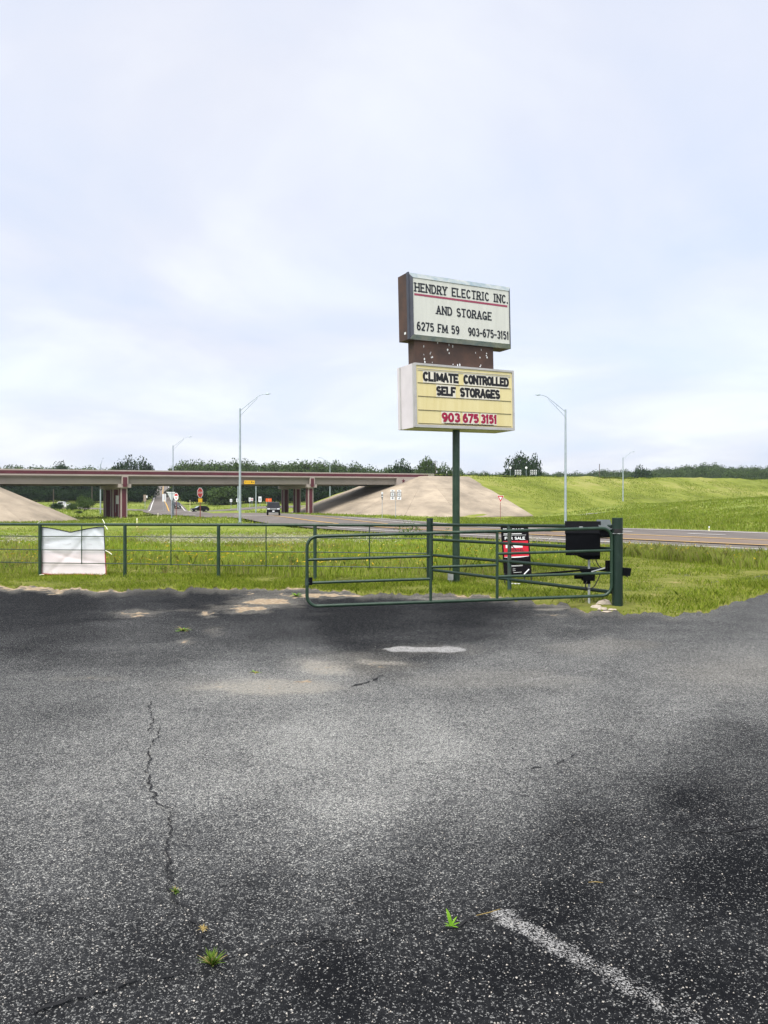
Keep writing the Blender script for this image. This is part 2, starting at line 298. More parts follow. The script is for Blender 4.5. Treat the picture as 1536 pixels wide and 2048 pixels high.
# ------------------------------------------------------------------ helpers
def P(px, py, d): return Vector(((px-CX)*d/F, d, HC-(py-CY)*d/F))      # photo pixel at depth d
def G(px, py, z=0.0):
    d = F*(HC-z)/(py-CY); return Vector(((px-CX)*d/F, d, z))
def tag(o, label=None, cat=None, group=None, kind=None):
    if label: o['label'] = label
    if cat: o['category'] = cat
    if group: o['group'] = group
    if kind: o['kind'] = kind
    return o
def empty(name, loc, label=None, cat=None, group=None, rz=0.0):
    o = bpy.data.objects.new(name, None); C.objects.link(o); o.location = loc; o.rotation_euler = (0, 0, rz)
    o.empty_display_size = 0.2
    return tag(o, label, cat, group)
class MB:
    def __init__(s): s.v, s.f, s.m = [], [], []
    def add(s, vs, fs, mi=0):
        k = len(s.v); s.v += [tuple(v) for v in vs]
        for f in fs: s.f.append(tuple(i+k for i in f)); s.m.append(mi)
        return s
    def hexa(s, c, mi=0):      # 8 corners: bottom 4 ccw, top 4 ccw
        return s.add(c, [(3, 2, 1, 0), (4, 5, 6, 7), (0, 1, 5, 4), (1, 2, 6, 5), (2, 3, 7, 6), (3, 0, 4, 7)], mi)
    def box(s, c, size, ax=None, mi=0):
        c = Vector(c); hx, hy, hz = size[0]/2, size[1]/2, size[2]/2
        X, Y, Z = ax if ax else (Vector((1, 0, 0)), Vector((0, 1, 0)), Vector((0, 0, 1)))
        pts = []
        for z in (-hz, hz):
            for x, y in ((-hx, -hy), (hx, -hy), (hx, hy), (-hx, hy)): pts.append(c+X*x+Y*y+Z*z)
        return s.hexa(pts, mi)
    def tube(s, pts, r, n=10, mi=0, closed=False, cap=True):
        pts = [Vector(p) for p in pts]; m = len(pts)
        rr = r if isinstance(r, (list, tuple)) else [r]*m
        ref = None; rings = []
        for i, p in enumerate(pts):
            a = pts[(i-1) % m] if (closed or i > 0) else p; b = pts[(i+1) % m] if (closed or i < m-1) else p
            d = (b-a).normalized()
            if ref is None:
                ref = d.orthogonal().normalized()
            ref = (ref - d*ref.dot(d)).normalized(); q = d.cross(ref)
            rings.append([p+(ref*cos(2*pi*k/n)+q*sin(2*pi*k/n))*rr[i] for k in range(n)])
        vs = [v for R in rings for v in R]; fs = []
        for i in range(m if closed else m-1):
            j = (i+1) % m
            for k in range(n):
                l = (k+1) % n; fs.append((i*n+k, i*n+l, j*n+l, j*n+k))
        if cap and not closed:
            fs.append(tuple(range(n-1, -1, -1))); fs.append(tuple((m-1)*n+k for k in range(n)))
        return s.add(vs, fs, mi)
    def quad(s, a, b, c, d, mi=0): return s.add([a, b, c, d], [(0, 1, 2, 3)], mi)
    def prism(s, poly, dirv, mi=0):      # polygon extruded by dirv
        dv = Vector(dirv); n = len(poly); a = [Vector(p) for p in poly]; b = [p+dv for p in a]
        return s.add(a+b, [tuple(range(n-1, -1, -1)), tuple(range(n, 2*n))]+[(i, (i+1) % n, n+(i+1) % n, n+i) for i in range(n)], mi)
    def build(s, name, mats, parent=None, smooth=False, world=True, **tg):
        me = bpy.data.meshes.new(name)
        off = Vector(parent_origin(parent)) if (parent and world) else Vector((0, 0, 0))
        me.from_pydata([(x-off.x, y-off.y, z-off.z) for x, y, z in s.v], [], s.f)
        mats = mats if isinstance(mats, (list, tuple)) else [mats]
        for q in mats: me.materials.append(M[q])
        if len(mats) > 1: me.polygons.foreach_set('material_index', s.m)
        if smooth: me.polygons.foreach_set('use_smooth', [True]*len(me.polygons))
        me.update()
        if smooth and smooth != 'full':
            try: me.set_sharp_from_angle(angle=radians(40))
            except Exception: pass
        o = bpy.data.objects.new(name, me); C.objects.link(o)
        if parent: o.parent = parent
        return tag(o, **tg)
def parent_origin(p):
    v = Vector((0, 0, 0))
    while p: v = v + p.location; p = p.parent
    return v
def copy_tree(o, parent=None):
    c = o.copy(); C.objects.link(c); c.parent = parent
    for ch in list(o.children): copy_tree(ch, c)
    return c
def big_mesh(name, V, Fq, mat, **tg):          # numpy verts (n,3), faces (m,k)
    me = bpy.data.meshes.new(name); k = Fq.shape[1]
    me.vertices.add(len(V)); me.vertices.foreach_set('co', np.ascontiguousarray(V, np.float32).ravel())
    me.loops.add(Fq.size); me.loops.foreach_set('vertex_index', np.ascontiguousarray(Fq, np.int32).ravel())
    me.polygons.add(len(Fq)); me.polygons.foreach_set('loop_start', np.arange(0, Fq.size, k, dtype=np.int32))
    me.update(calc_edges=True); me.materials.append(M[mat])
    o = bpy.data.objects.new(name, me); C.objects.link(o)
    return tag(o, **tg)
def grid_faces(nr, nc):
    i = np.arange((nr-1)*(nc-1)); r = i//(nc-1); c = i % (nc-1); a = r*nc+c
    return np.stack([a, a+1, a+nc+1, a+nc], 1)
def smoothstep(a, b, x):
    t = np.clip((x-a)/(b-a), 0, 1); return t*t*(3-2*t)
def vnoise(x, y, seed=0):                       # cheap value noise, numpy
    x = np.asarray(x, float); y = np.asarray(y, float)
    xi = np.floor(x).astype(np.int64); yi = np.floor(y).astype(np.int64); xf = x-xi; yf = y-yi
    def h(a, b):
        n = (a*374761393+b*668265263+seed*974634777) & 0x7fffffff
        n = ((n ^ (n >> 13))*1274126177) & 0x7fffffff
        return ((n ^ (n >> 16)) & 0xffff)/65535.0
    u = xf*xf*(3-2*xf); v = yf*yf*(3-2*yf)
    return (h(xi, yi)*(1-u)+h(xi+1, yi)*u)*(1-v)+(h(xi, yi+1)*(1-u)+h(xi+1, yi+1)*u)*v

# ------------------------------------------------------------------ terrain
QV, RV = np.array([0.899, 0.437]), np.array([-0.437, 0.899])            # across / along the main road
def road_pt(q, t): return QV*q+RV*t
ctrl = []
def cp(px, py, d): p = P(px, py, d); ctrl.append((p.x, p.y, p.z))
for X in (-60, -30, 0, 30, 60):
    for Y in (-40, 0, 28): ctrl.append((X, Y, 0.0))
for Y, z in ((40, 0), (55, .05), (75, .1), (90, .5), (106, 1.05), (125, 1.25), (140, 1.4), (190, 1.75)):
    t = (Y-QV[1]*36)/RV[1]; p = road_pt(36, t); ctrl.append((p[0], p[1], z))
for a in ((481, 1046, 88), (1131, 1048, 88), (400, 1039, 95), (1045, 1038, 145), (850, 1031, 150), (700, 1032, 140), (900, 1041, 115),
          (170, 1042, 125), (0, 1044, 115), (250, 1036, 134.8), (80, 1046, 100), (350, 1040, 105), (400, 1021.5, 236), (420, 1028, 180), (400, 1024.5, 208), (470, 1024, 200), (300, 1017, 240),
          (200, 1013, 240), (100, 1009, 250), (520, 1013, 230), (580, 1009, 260), (345, 1001, 320), (325, 968, 600), (100, 1000, 300), (480, 1003, 290),
          (570, 1001, 300), (1250, 1012, 168), (1247, 1008, 178), (1400, 1003, 150), (1536, 997, 125), (1536, 1040, 70), (1250, 1044, 85),
          (1400, 1046, 70), (1400, 1026, 100), (1150, 1032, 145), (1100, 1036, 120), (1700, 990, 130)): cp(*a)
ctrl += [(70, 195, 2.6), (100, 205, 3.0), (-400, 600, 20), (0, 600, 20), (350, 700, 25), (700, 600, 25), (108, 500, 15), (0, 1200, 34), (-900, 1200, 34),
         (900, 1200, 36), (-1500, 3000, 45), (1500, 3000, 45), (0, 3000, 45), (-200, 120, 2), (200, 120, 4), (-300, 300, 8), (300, 300, 10)]
ctrl = np.array(ctrl, float)
def kern(a, b): return np.sqrt(((a[:, None, :]-b[None, :, :])**2).sum(-1)+64.0)
_A = kern(ctrl[:, :2], ctrl[:, :2]); _n = len(ctrl)
_S = np.zeros((_n+1, _n+1)); _S[:_n, :_n] = _A; _S[:_n, _n] = 1; _S[_n, :_n] = 1
_w = np.linalg.solve(_S, np.append(ctrl[:, 2], 0))
def tz(x, y):
    x = np.asarray(x, float); y = np.asarray(y, float); p = np.stack([x.ravel(), y.ravel()], 1); out = np.empty(len(p))
    for i in range(0, len(p), 20000): out[i:i+20000] = kern(p[i:i+20000], ctrl[:, :2])@_w[:_n]+_w[_n]
    k = smoothstep(24, 38, p[:, 1]); return (out*k).reshape(x.shape)
def tz1(x, y): return float(tz(np.array([x]), np.array([y]))[0])

# road centre lines other than the straight main road: (points, widths)
HILL = [((-33, 152), 17), ((-52.8, 191), 15), ((-66, 235), 12), ((-85.7, 300), 9.5), ((-118, 410), 9), ((-172, 600), 8.5), ((-205, 700), 8.5)]
RAMP_L = [((-17, 106), 10), ((-30, 108), 7), ((-45, 107), 6), ((-72, 101), 6), ((-120, 92), 6)]
RAMP_R = [((-1, 112), 11), ((9, 114), 7.5), ((19, 122), 6), ((29, 134), 6), ((42, 147), 6)]
CROSS = [((-140, 218), 9), ((-100, 224), 9), ((-72, 226), 14), ((-52, 224), 20), ((-36, 222), 14), ((-10, 232), 9), ((30, 246), 9)]
def resample(pl, step):
    pts = []; ws = []
    for (a, wa), (b, wb) in zip(pl[:-1], pl[1:]):
        a = np.array(a, float); b = np.array(b, float); n = max(1, int(np.linalg.norm(b-a)/step))
        for i in range(n): k = i/n; pts.append(a+(b-a)*k); ws.append(wa+(wb-wa)*k)
    pts.append(np.array(pl[-1][0], float)); ws.append(pl[-1][1])
    pts = np.array(pts); ws = np.array(ws)
    for _ in range(6): pts[1:-1] = (pts[:-2]+2*pts[1:-1]+pts[2:])/4
    return pts, ws
def road_mask(x, y, grow=0.0):
    p = np.stack([x, y], -1); q = p@QV; t = p@RV
    m = (q > 26.0-grow) & (q < 46.0+grow) & (t > -70) & (t < 172)
    for pl in (HILL, RAMP_L, RAMP_R, CROSS):
        pts, ws = resample(pl, 4.0)
        for c, w in zip(pts, ws): m |= ((x-c[0])**2+(y-c[1])**2) < (w/2+grow)**2
    return m
# ground sheet to the horizon
Yr = np.concatenate([np.arange(-40, 20, 4.0), np.arange(20, 60, 1.2), np.arange(60, 130, 1.6), np.arange(130, 260, 2.6), 260*np.exp(np.linspace(0, math.log(4200/260), 60))])
Sc = np.sin(np.linspace(-pi/2, pi/2, 9)); Sc = np.linspace(-1, 1, 241); Sc = Sc*np.abs(Sc)**0.35
GX = Sc[None, :]*(45+np.abs(Yr[:, None])*1.25); GY = np.repeat(Yr[:, None], len(Sc), 1)
GZ = tz(GX, GY)+(vnoise(GX*0.12, GY*0.12, 3)-0.5)*0.22*smoothstep(40, 70, GY)
GZ -= 0.07*(1-smoothstep(22, 30, GY))
GZ = GZ-0.55*road_mask(GX, GY, 0.6)*smoothstep(20, 30, GY)
ground = big_mesh('ground', np.stack([GX, GY, GZ], -1).reshape(-1, 3), grid_faces(len(Yr), len(Sc)), 'grass_ground', kind='structure')
ground.data.polygons.foreach_set('use_smooth', [True]*len(ground.data.polygons))

# ------------------------------------------------------------------ roads and markings
def strip(name, pts, ws, lift, mat, kind='structure', parent=None, ncross=7):
    pts = np.asarray(pts); d = np.gradient(pts, axis=0); d /= np.linalg.norm(d, axis=1)[:, None]; nrm = np.stack([d[:, 1], -d[:, 0]], 1)
    s = np.linspace(-.5, .5, ncross); XY = pts[:, None, :]+nrm[:, None, :]*(s[None, :, None]*np.asarray(ws)[:, None, None])
    Z = tz(XY[..., 0], XY[..., 1])+lift
    V = np.concatenate([XY, Z[..., None]], -1).reshape(-1, 3)
    o = big_mesh(name, V, grid_faces(len(pts), ncross)[:, ::-1], mat)
    if kind: o['kind'] = kind
    if parent: o.parent = parent
    return o
ts = np.arange(-60, 173, 1.0)
road = strip('road', np.array([road_pt(36.0, t) for t in ts]), np.full(len(ts), 19.6), 0.03, 'road_asphalt', ncross=29)
strip('turn_lane', np.array([road_pt(34.35, t) for t in ts if t < 76]), np.full((ts < 76).sum(), 5.4), 0.062, 'road_lane_brown', kind=None, parent=road, ncross=9)
for nm, pl, lift in (('hill_road', HILL, 0.022), ('exit_ramp', RAMP_L, 0.024), ('entrance_ramp', RAMP_R, 0.026), ('cross_road', CROSS, 0.016)):
    pts, ws = resample(pl, 2.5); strip(nm, pts, ws, lift, 'road_asphalt')
def line(q, t0, t1, mat, w=0.16, dash=None):
    segs = [(t0, t1)] if not dash else [(t, min(t+dash[0], t1)) for t in np.arange(t0, t1, dash[0]+dash[1])]
    for a, b in segs:
        tt = np.arange(a, b+0.01, 1.0); tt = np.append(tt, b) if tt[-1] < b-.1 else tt
        strip('road_marking', np.array([road_pt(q, t) for t in tt]), np.full(len(tt), w), 0.09, mat, kind=None, parent=road, ncross=2)
line(28.06, -55, 74, 'road_paint_white', .24)
line(43.9, -55, 92, 'road_paint_white', .24)
for qq in (31.9, 36.7):
    line(qq, -55, 103, 'road_paint_yellow', .27)
line(40.3, -50, 40, 'road_paint_white', .2, (3.0, 9.0)); line(40.3, 42, 96, 'road_paint_white', .24)
line(43.9, 128, 165, 'road_paint_white', .18); line(28.06, 130, 165, 'road_paint_white', .18)
line(36.0, 128, 165, 'road_paint_yellow', .2); line(40.2, 104, 122, 'road_paint_white', .2)
line(31.5, 98, 118, 'road_paint_white', .2)
hpts, hws = resample(HILL[1:], 2.5)
hd = np.gradient(hpts, axis=0); hd /= np.linalg.norm(hd, axis=1)[:, None]; hn = np.stack([hd[:, 1], -hd[:, 0]], 1)
for s_, mt in ((-.42, 'road_paint_white'), (.42, 'road_paint_white'), (0.02, 'road_paint_yellow')):
    strip('road_marking', hpts+hn*(s_*hws)[:, None], np.full(len(hpts), .28), 0.085, mt, kind=None, parent=road, ncross=2)
rp, rw = resample(RAMP_R, 2.5); rd = np.gradient(rp, axis=0); rd /= np.linalg.norm(rd, axis=1)[:, None]; rn = np.stack([rd[:, 1], -rd[:, 0]], 1)
for s_ in (-.44, .44): strip('road_marking', rp[3:]+rn[3:]*(s_*rw[3:])[:, None], np.full(len(rp)-3, .2), 0.085, 'road_paint_white', kind=None, parent=road, ncross=2)
lp, lw = resample(RAMP_L, 2.5); ld = np.gradient(lp, axis=0); ld /= np.linalg.norm(ld, axis=1)[:, None]; ln = np.stack([ld[:, 1], -ld[:, 0]], 1)
for s_ in (-.44, .44): strip('road_marking', lp[4:]+ln[4:]*(s_*lw[4:])[:, None], np.full(len(lp)-4, .22), 0.085, 'road_paint_white', kind=None, parent=road, ncross=2)

# asphalt edge as seen from the lot
EDGE = [(-900,1166),(-300,1170),(0,1173),(90,1176),(180,1179),(300,1180),(420,1176),(520,1175),(640,1181),(720,1188),(800,1190),(880,1187),(950,1190),(1020,1197),(1085,1207),(1130,1210),
        (1180,1222),(1240,1226),(1300,1229),(1370,1231),(1415,1226),(1440,1212),(1480,1203),(1536,1191),(1700,1172),(2100,1150)]
epx = np.array([e_[0] for e_ in EDGE], float); epy = np.array([e_[1] for e_ in EDGE], float)
def edge_y(px):
    r = np.interp(px, epx, epy); return r+(vnoise(np.asarray(px)/24.0, 0*np.asarray(px), 61)-.5)*8+(vnoise(np.asarray(px)/8.0, 0*np.asarray(px), 63)-.5)*6+(vnoise(np.asarray(px)/3.5, 0*np.asarray(px), 64)-.5)*3
def edge_d(px): return F*HC/(edge_y(px)-CY)

# ------------------------------------------------------------------ parking lot with tone, sand and paint attributes
rows = 1.15*np.exp(np.linspace(0, math.log(20.5/1.15), 420)); cols = np.linspace(-1, 1, 460)
LX = cols[None, :]*(rows[:, None]*0.95+2.2)+rows[:, None]*0.18; LY = np.repeat(rows[:, None], len(cols), 1)
lpx = CX+F*LX/LY; lpy = CY+F*HC/LY
wob = lambda sc, sd: (vnoise(LX*sc, LY*sc, sd)-.5)+.5*(vnoise(LX*sc*2.3, LY*sc*2.3, sd+1)-.5)
lot_tone_pts = np.array([(100,1200,.12),(400,1200,.15),(700,1255,.06),(950,1235,.13),(1200,1240,.25),(1450,1230,.38),(1510,1310,.55),(1200,1290,.52),(1000,1350,.55),
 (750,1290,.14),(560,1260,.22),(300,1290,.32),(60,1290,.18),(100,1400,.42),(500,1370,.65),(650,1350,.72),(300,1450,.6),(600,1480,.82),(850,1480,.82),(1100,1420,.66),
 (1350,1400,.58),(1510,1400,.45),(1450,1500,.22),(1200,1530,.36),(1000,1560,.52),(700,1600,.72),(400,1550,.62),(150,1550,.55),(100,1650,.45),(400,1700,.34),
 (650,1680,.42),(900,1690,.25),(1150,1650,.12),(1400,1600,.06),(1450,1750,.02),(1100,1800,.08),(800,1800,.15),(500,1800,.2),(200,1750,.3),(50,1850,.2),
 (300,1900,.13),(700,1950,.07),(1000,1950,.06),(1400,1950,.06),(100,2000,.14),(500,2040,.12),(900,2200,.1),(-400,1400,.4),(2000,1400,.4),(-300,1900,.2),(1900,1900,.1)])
# paler and darker areas are noted as ground points: compare in (bearing, log distance)
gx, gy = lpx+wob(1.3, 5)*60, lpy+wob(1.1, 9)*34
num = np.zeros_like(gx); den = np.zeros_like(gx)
for a, b_, v in lot_tone_pts:
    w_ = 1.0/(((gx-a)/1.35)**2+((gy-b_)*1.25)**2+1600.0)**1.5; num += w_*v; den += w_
lot_tone = np.clip((num/den-.06)*1.18-.12*(1-smoothstep(1225, 1345, gy))*np.interp(gx, [900, 1300], [1, .35]), -.3, 1)
lot_tone = np.clip(lot_tone+wob(2.6, 55)*.12*smoothstep(.05, .3, lot_tone)+wob(.8, 58)*.08*smoothstep(.05, .3, lot_tone), -.3, 1)
sx, sy = lpx+wob(5, 21)*30+wob(13, 22)*10, lpy+wob(6, 31)*7+wob(13, 32)*3
sand = np.zeros_like(gx); halo = np.zeros_like(gx)
for a, b_, ra, rb, v in ((535,1203,48,7,1),(495,1217,34,4.5,1),(268,1228,32,3.6,.75),(418,1227,13,5,.7),(372,1284,13,3.5,.75),(600,1361,26,3.5,.62),(650,1338,60,12,.38),
   (520,1374,140,13,.36),(60,1177,70,3.5,.95),(113,1184,14,2,.9),(650,1191,90,2.6,.95),(500,1187,20,1.6,.8),(760,1330,45,7,.4),(190,1357,60,2,.4),(1105,1229,16,2,.5),
   (860,1299,70,6,.30),(425,1262,12,4,.4),(720,1190,30,2,.7),(390,1222,70,1.2,.4),(1480,1345,120,26,.22)):
    sand = np.maximum(sand, v*np.clip(1.35-((sx-a)/ra)**2-((sy-b_)/rb)**2, 0, 1)); halo = np.maximum(halo, .55*v*np.clip(1.2-((sx-a)/(ra*1.7))**2-((sy-b_)/(rb*2.2))**2, 0, 1))
dust = halo.copy(); ux_, uy_ = lpx+wob(3, 25)*60, lpy+wob(3.5, 35)*12
for a, b_, ra, rb, v in ((650,1336,70,16,1.0),(520,1374,150,16,.95),(760,1325,60,12,.8),(1200,1292,130,16,.25),(1500,1345,160,34,.3),(480,1215,80,8,.35),(700,1330,140,30,.3),(1130,1215,60,5,.7),(880,1196,120,5,.6),(1000,1360,200,20,.22)):
    dust = np.maximum(dust, v*np.clip(1.3-((ux_-a)/ra)**2-((uy_-b_)/rb)**2, 0, 1))
def seg_dist(a, b):
    a, b = np.array([a.x, a.y]), np.array([b.x, b.y]); d = b-a; L2 = d@d
    k = np.clip(((LX-a[0])*d[0]+(LY-a[1])*d[1])/L2, 0, 1); return np.hypot(LX-a[0]-k*d[0], LY-a[1]-k*d[1]), k
paint = np.zeros_like(gx)
d_, k_ = seg_dist(G(1012, 1832), G(1440, 2075)); paint = np.maximum(paint, (0.53-0.26*k_)*np.clip((0.060+wob(9, 43)*.03-d_)/0.03+.5, 0, 1))
d_, k_ = seg_dist(G(795, 1299), G(905, 1299)); paint = np.maximum(paint, .66*np.clip((0.20+wob(4, 41)*.16-d_)/0.06+.5, 0, 1))
d_, k_ = seg_dist(G(1030, 1366), G(1200, 1334)); paint = np.maximum(paint, .36*np.clip((0.05-d_)/0.03+.5, 0, 1))
d_, k_ = seg_dist(G(1330, 1450), G(1420, 1428)); paint = np.maximum(paint, .3*np.clip((0.05-d_)/0.03+.5, 0, 1))
LZ = (vnoise(LX*.5, LY*.5, 77)-.5)*.012
fr_ = lpy-edge_y(lpx); mod_ = np.clip(np.interp(lpx, [-200, 0, 180, 300, 480, 640, 760, 860, 1000, 1130, 1250, 1380, 1430, 1536], [.9, .9, .9, .45, .6, .9, .6, .8, .7, .7, .55, .35, .2, .2])+wob(1.5, 83)*.5, 0, 1)
sand = np.maximum(sand, np.clip(mod_*1.5-.85+wob(2.2, 87)*.8, 0, 1)*np.clip(1.15-fr_/4.5, 0, 1)); dust = np.maximum(dust, .6*mod_*np.clip(1.1-fr_/12, 0, 1))
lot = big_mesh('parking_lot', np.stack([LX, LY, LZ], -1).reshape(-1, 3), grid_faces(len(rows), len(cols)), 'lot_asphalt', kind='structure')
for nm, arr in (('lot_tone', lot_tone), ('sand', sand), ('paint', paint), ('dust', dust)):
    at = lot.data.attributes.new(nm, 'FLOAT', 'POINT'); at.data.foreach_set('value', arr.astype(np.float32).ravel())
lot.data.polygons.foreach_set('use_smooth', [True]*len(lot.data.polygons))

def crack(pix, w, seed, gap=0.0):
    r_ = random.Random(seed); pts = []
    for (a, b) in zip(pix[:-1], pix[1:]):
        A, B = G(*a), G(*b); n = max(2, int((B-A).length/0.035)); nn = Vector((-(B-A).y, (B-A).x, 0)).normalized()
        for i in range(n): pts.append(A.lerp(B, i/n)+nn*r_.uniform(-.016, .016))
    pts.append(G(*pix[-1])); mb = MB(); prev = None
    for i, p in enumerate(pts):
        d = (pts[min(i+1, len(pts)-1)]-pts[max(i-1, 0)]).normalized(); nn = Vector((-d.y, d.x, 0))
        ww = w*r_.uniform(.25, 1.2)*(0.25 if i in (0, len(pts)-1) else 1)
        cur = (p+nn*ww+Vector((0, 0, .0075)), p-nn*ww+Vector((0, 0, .0075)))
        if prev and r_.random() > gap: mb.quad(prev[0], prev[1], cur[1], cur[0])
        prev = cur
    mb.build('crack', 'crack_fill', lot)
crack([(303,1402),(299,1420),(306,1445),(298,1465),(318,1457),(312,1480),(297,1500),(299,1520),(290,1533),(296,1560),(312,1605),(345,1622),(338,1650),(337,1700),(340,1725),(336,1770)], .0058, 3, .05)
crack([(336,1770),(350,1795),(375,1825),(408,1870),(404,1898),(410,1925)], .0068, 4, .06)
crack([(410,1935),(340,1950),(300,1962),(250,1970),(190,1985),(150,2000),(60,2030)], .0066, 5, .04)
crack([(430,1930),(480,1908),(560,1885),(640,1882),(700,1886),(790,1868),(880,1862),(950,1842),(1010,1834)], .0052, 6, .10)
crack([(1050,1540),(1110,1530),(1150,1510)], .008, 7, .3)
crack([(1300,1668),(1380,1664),(1440,1668),(1536,1650)], .009, 8, .25)
crack([(1015,1834),(1040,1838),(1062,1832)], .006, 9, .05)
crack([(1240,1790),(1330,1800),(1400,1806)], .007, 10, .4)
crack([(330,1232),(420,1222),(480,1222)], .02, 12, .3)
crack([(700,1375),(745,1362),(765,1350)], .012, 13, .3)

# grass verge: a raised sheet from the ragged asphalt edge back past the fence
vp = np.arange(-900, 2101, 4.0); k_ = np.concatenate([[0, .004, .02], np.linspace(.05, 1, 30)])
ed = edge_d(vp); VD = ed[None, :]+(33.0-ed)[None, :]*k_[:, None]; VX = (vp-CX)[None, :]*VD/F
VZ = np.where(k_[:, None] == 0, -0.015, 0.018)+(vnoise(VX*1.7, VD*1.7, 71)-.5)*.05*(k_[:, None] > .01)+0*VD
VZ = VZ*(1-smoothstep(26, 32.5, VD))+(tz(VX, VD)-.12)*smoothstep(26, 32.5, VD)
verge = big_mesh('grass_verge', np.stack([VX, VD, VZ], -1).reshape(-1, 3), grid_faces(len(k_), len(vp)), 'verge_soil', kind='structure')

# ------------------------------------------------------------------ embankment, slope paving, overpass (frame: v along the highway, n towards the camera)
P0 = np.array([3.5, 167.0]); VV = np.array([0.835, 0.550]); NN = np.array([0.550, -0.835])
def bf(v, n): return P0+VV*v+NN*n
def bank_top(v): return 9.72+0.0153*np.maximum(v, 0)+0.018*np.minimum(v+87, 0)*0
def bank_r(v, n):
    a = np.maximum(6.5-v, 0); b_ = np.maximum(np.maximum(n-0.5, -14.5-n), 0); return bank_top(v)-0.34*np.hypot(a, b_)
def bank_l(v, n):
    a = np.maximum(v+84, 0); b_ = np.maximum(np.maximum(n-0.5, -14.5-n), 0); return 7.95-0.45*np.hypot(a, b_)
def bank(name, fn, v0, v1):
    v = np.arange(v0, v1, 1.6); n = np.arange(-48, 46, 1.6); Vg, Ng = np.meshgrid(v, n)
    xy = P0[None, None]+VV*Vg[..., None]+NN*Ng[..., None]; z = fn(Vg, Ng)
    z = z+((vnoise(Vg*.12, Ng*.2, 5)-.5)*.7+(vnoise(Vg*.45, Ng*.6, 6)-.5)*.3)*np.clip((fn(Vg*0+1e3 if name[0] == 'r' else Vg, Ng*0)-z)/4, 0.1, 1)
    pav = ((Vg < 6.0+11.5*(1-.45*np.clip(Ng, 0, 27)/27)) & (np.hypot(np.minimum(Vg-6.5, 0), np.maximum(Ng, 0)) < 26)) if name == 'r' else ((Vg > -112) & (np.hypot(np.maximum(Vg+84, 0), np.maximum(Ng, 0)) < 17))
    z = np.where(pav & (Ng > -16), fn(Vg, Ng)-.45, z)
    o = big_mesh('embankment', np.concatenate([xy, z[..., None]], -1).reshape(-1, 3), grid_faces(len(n), len(v)), 'grass_bank', kind='structure')
    o.data.polygons.foreach_set('use_smooth', [True]*len(o.data.polygons)); return o
bank('r', bank_r, -32, 300); bank('l', bank_l, -260, -58)
hw = MB()
for a, b_ in ((6, 298),):
    for i in range(a, b_, 4):
        q = [bf(i, -.8), bf(i+4, -.8), bf(i+4, -13.2), bf(i, -13.2)]; zz_ = [bank_top(i)+.12, bank_top(i+4)+.12]
        hw.quad((*q[0], zz_[0]), (*q[1], zz_[1]), (*q[2], zz_[1]), (*q[3], zz_[0]))
hw.build('highway', 'road_asphalt', kind='structure')

def paving(name, label, fn, vc, sgn, slope, h0, v_side, floor):
    """concrete slope paving round the bank end: header, quarter cone, flank; separate slabs with recessed joints"""
    p0 = bf(vc, 0); root = empty(name, (p0[0], p0[1], tz1(*p0)), label, 'slope paving')
    wmax = floor
    # contour stations: ('h', n) header, ('c', angle) cone, ('s', v) flank
    st = [('h', n) for n in np.linspace(-17, .5, 4)]+[('c', a) for a in np.linspace(0, pi/2, 5)[1:]]+[('s', v) for v in np.linspace(0, v_side, 3)[1:]]
    def pos(s0, s1, k, w):
        (ka, a), (kb, b_) = s0, s1
        if kb == 'h': n = a+(b_-a)*k; v, nn = vc-sgn*w, n
        elif kb == 'c':
            a0 = a if ka == 'c' else 0.0; g = a0+(b_-a0)*k; v, nn = vc-sgn*w*cos(g), .5+w*sin(g)
        else:
            a0 = a if ka == 's' else 0.0; v, nn = vc+sgn*(a0+(b_-a0)*k)*(1-.45*w/wmax if sgn > 0 else 1), .5+w
        if w < 1e-3: w = 1e-3
        xy = bf(v, nn); return Vector((xy[0], xy[1], h0(v)-slope*w+.16))
    rows_ = np.linspace(1.4 if sgn > 0 else .3, wmax, 4)
    for s0, s1 in zip(st[:-1], st[1:]):
        for w0, w1 in zip(rows_[:-1], rows_[1:]):
            mb = MB(); nk, nw = 5, 4; g = .0022; pts = []
            for j in range(nw+1):
                for i in range(nk+1):
                    w = w0+.015+(w1-w0-.03)*j/nw; pts.append(pos(s0, s1, g+(1-2*g)*i/nk, w))
            low = [p-Vector((0, 0, .28)) for p in pts]; W = nk+1; fs = []
            for j in range(nw):
                for i in range(nk): fs.append((j*W+i, j*W+i+1, (j+1)*W+i+1, (j+1)*W+i))
            T = len(pts); rim = [i for i in range(W)]+[j*W+nk for j in range(1, nw+1)]+[nw*W+i for i in range(nk-1, -1, -1)]+[j*W for j in range(nw-1, 0, -1)]
            for a, b_ in zip(rim, rim[1:]+rim[:1]): fs.append((b_, a, a+T, b_+T))
            mb.add(pts+low, fs); mb.build('concrete_slab', 'concrete', root, smooth=True)
    return root
paving('slope_paving', 'pale tan concrete slope paving under the star end of the overpass', bank_r, 6.5, 1, 0.34, lambda v: 9.72+0.0153*max(v, 0), 11.5, 27.0)
paving('slope_paving', 'pale tan concrete slope paving at the left edge of the photo under the overpass', bank_l, -84.0, -1, 0.45, lambda v: 7.95, 30.0, 18.0)

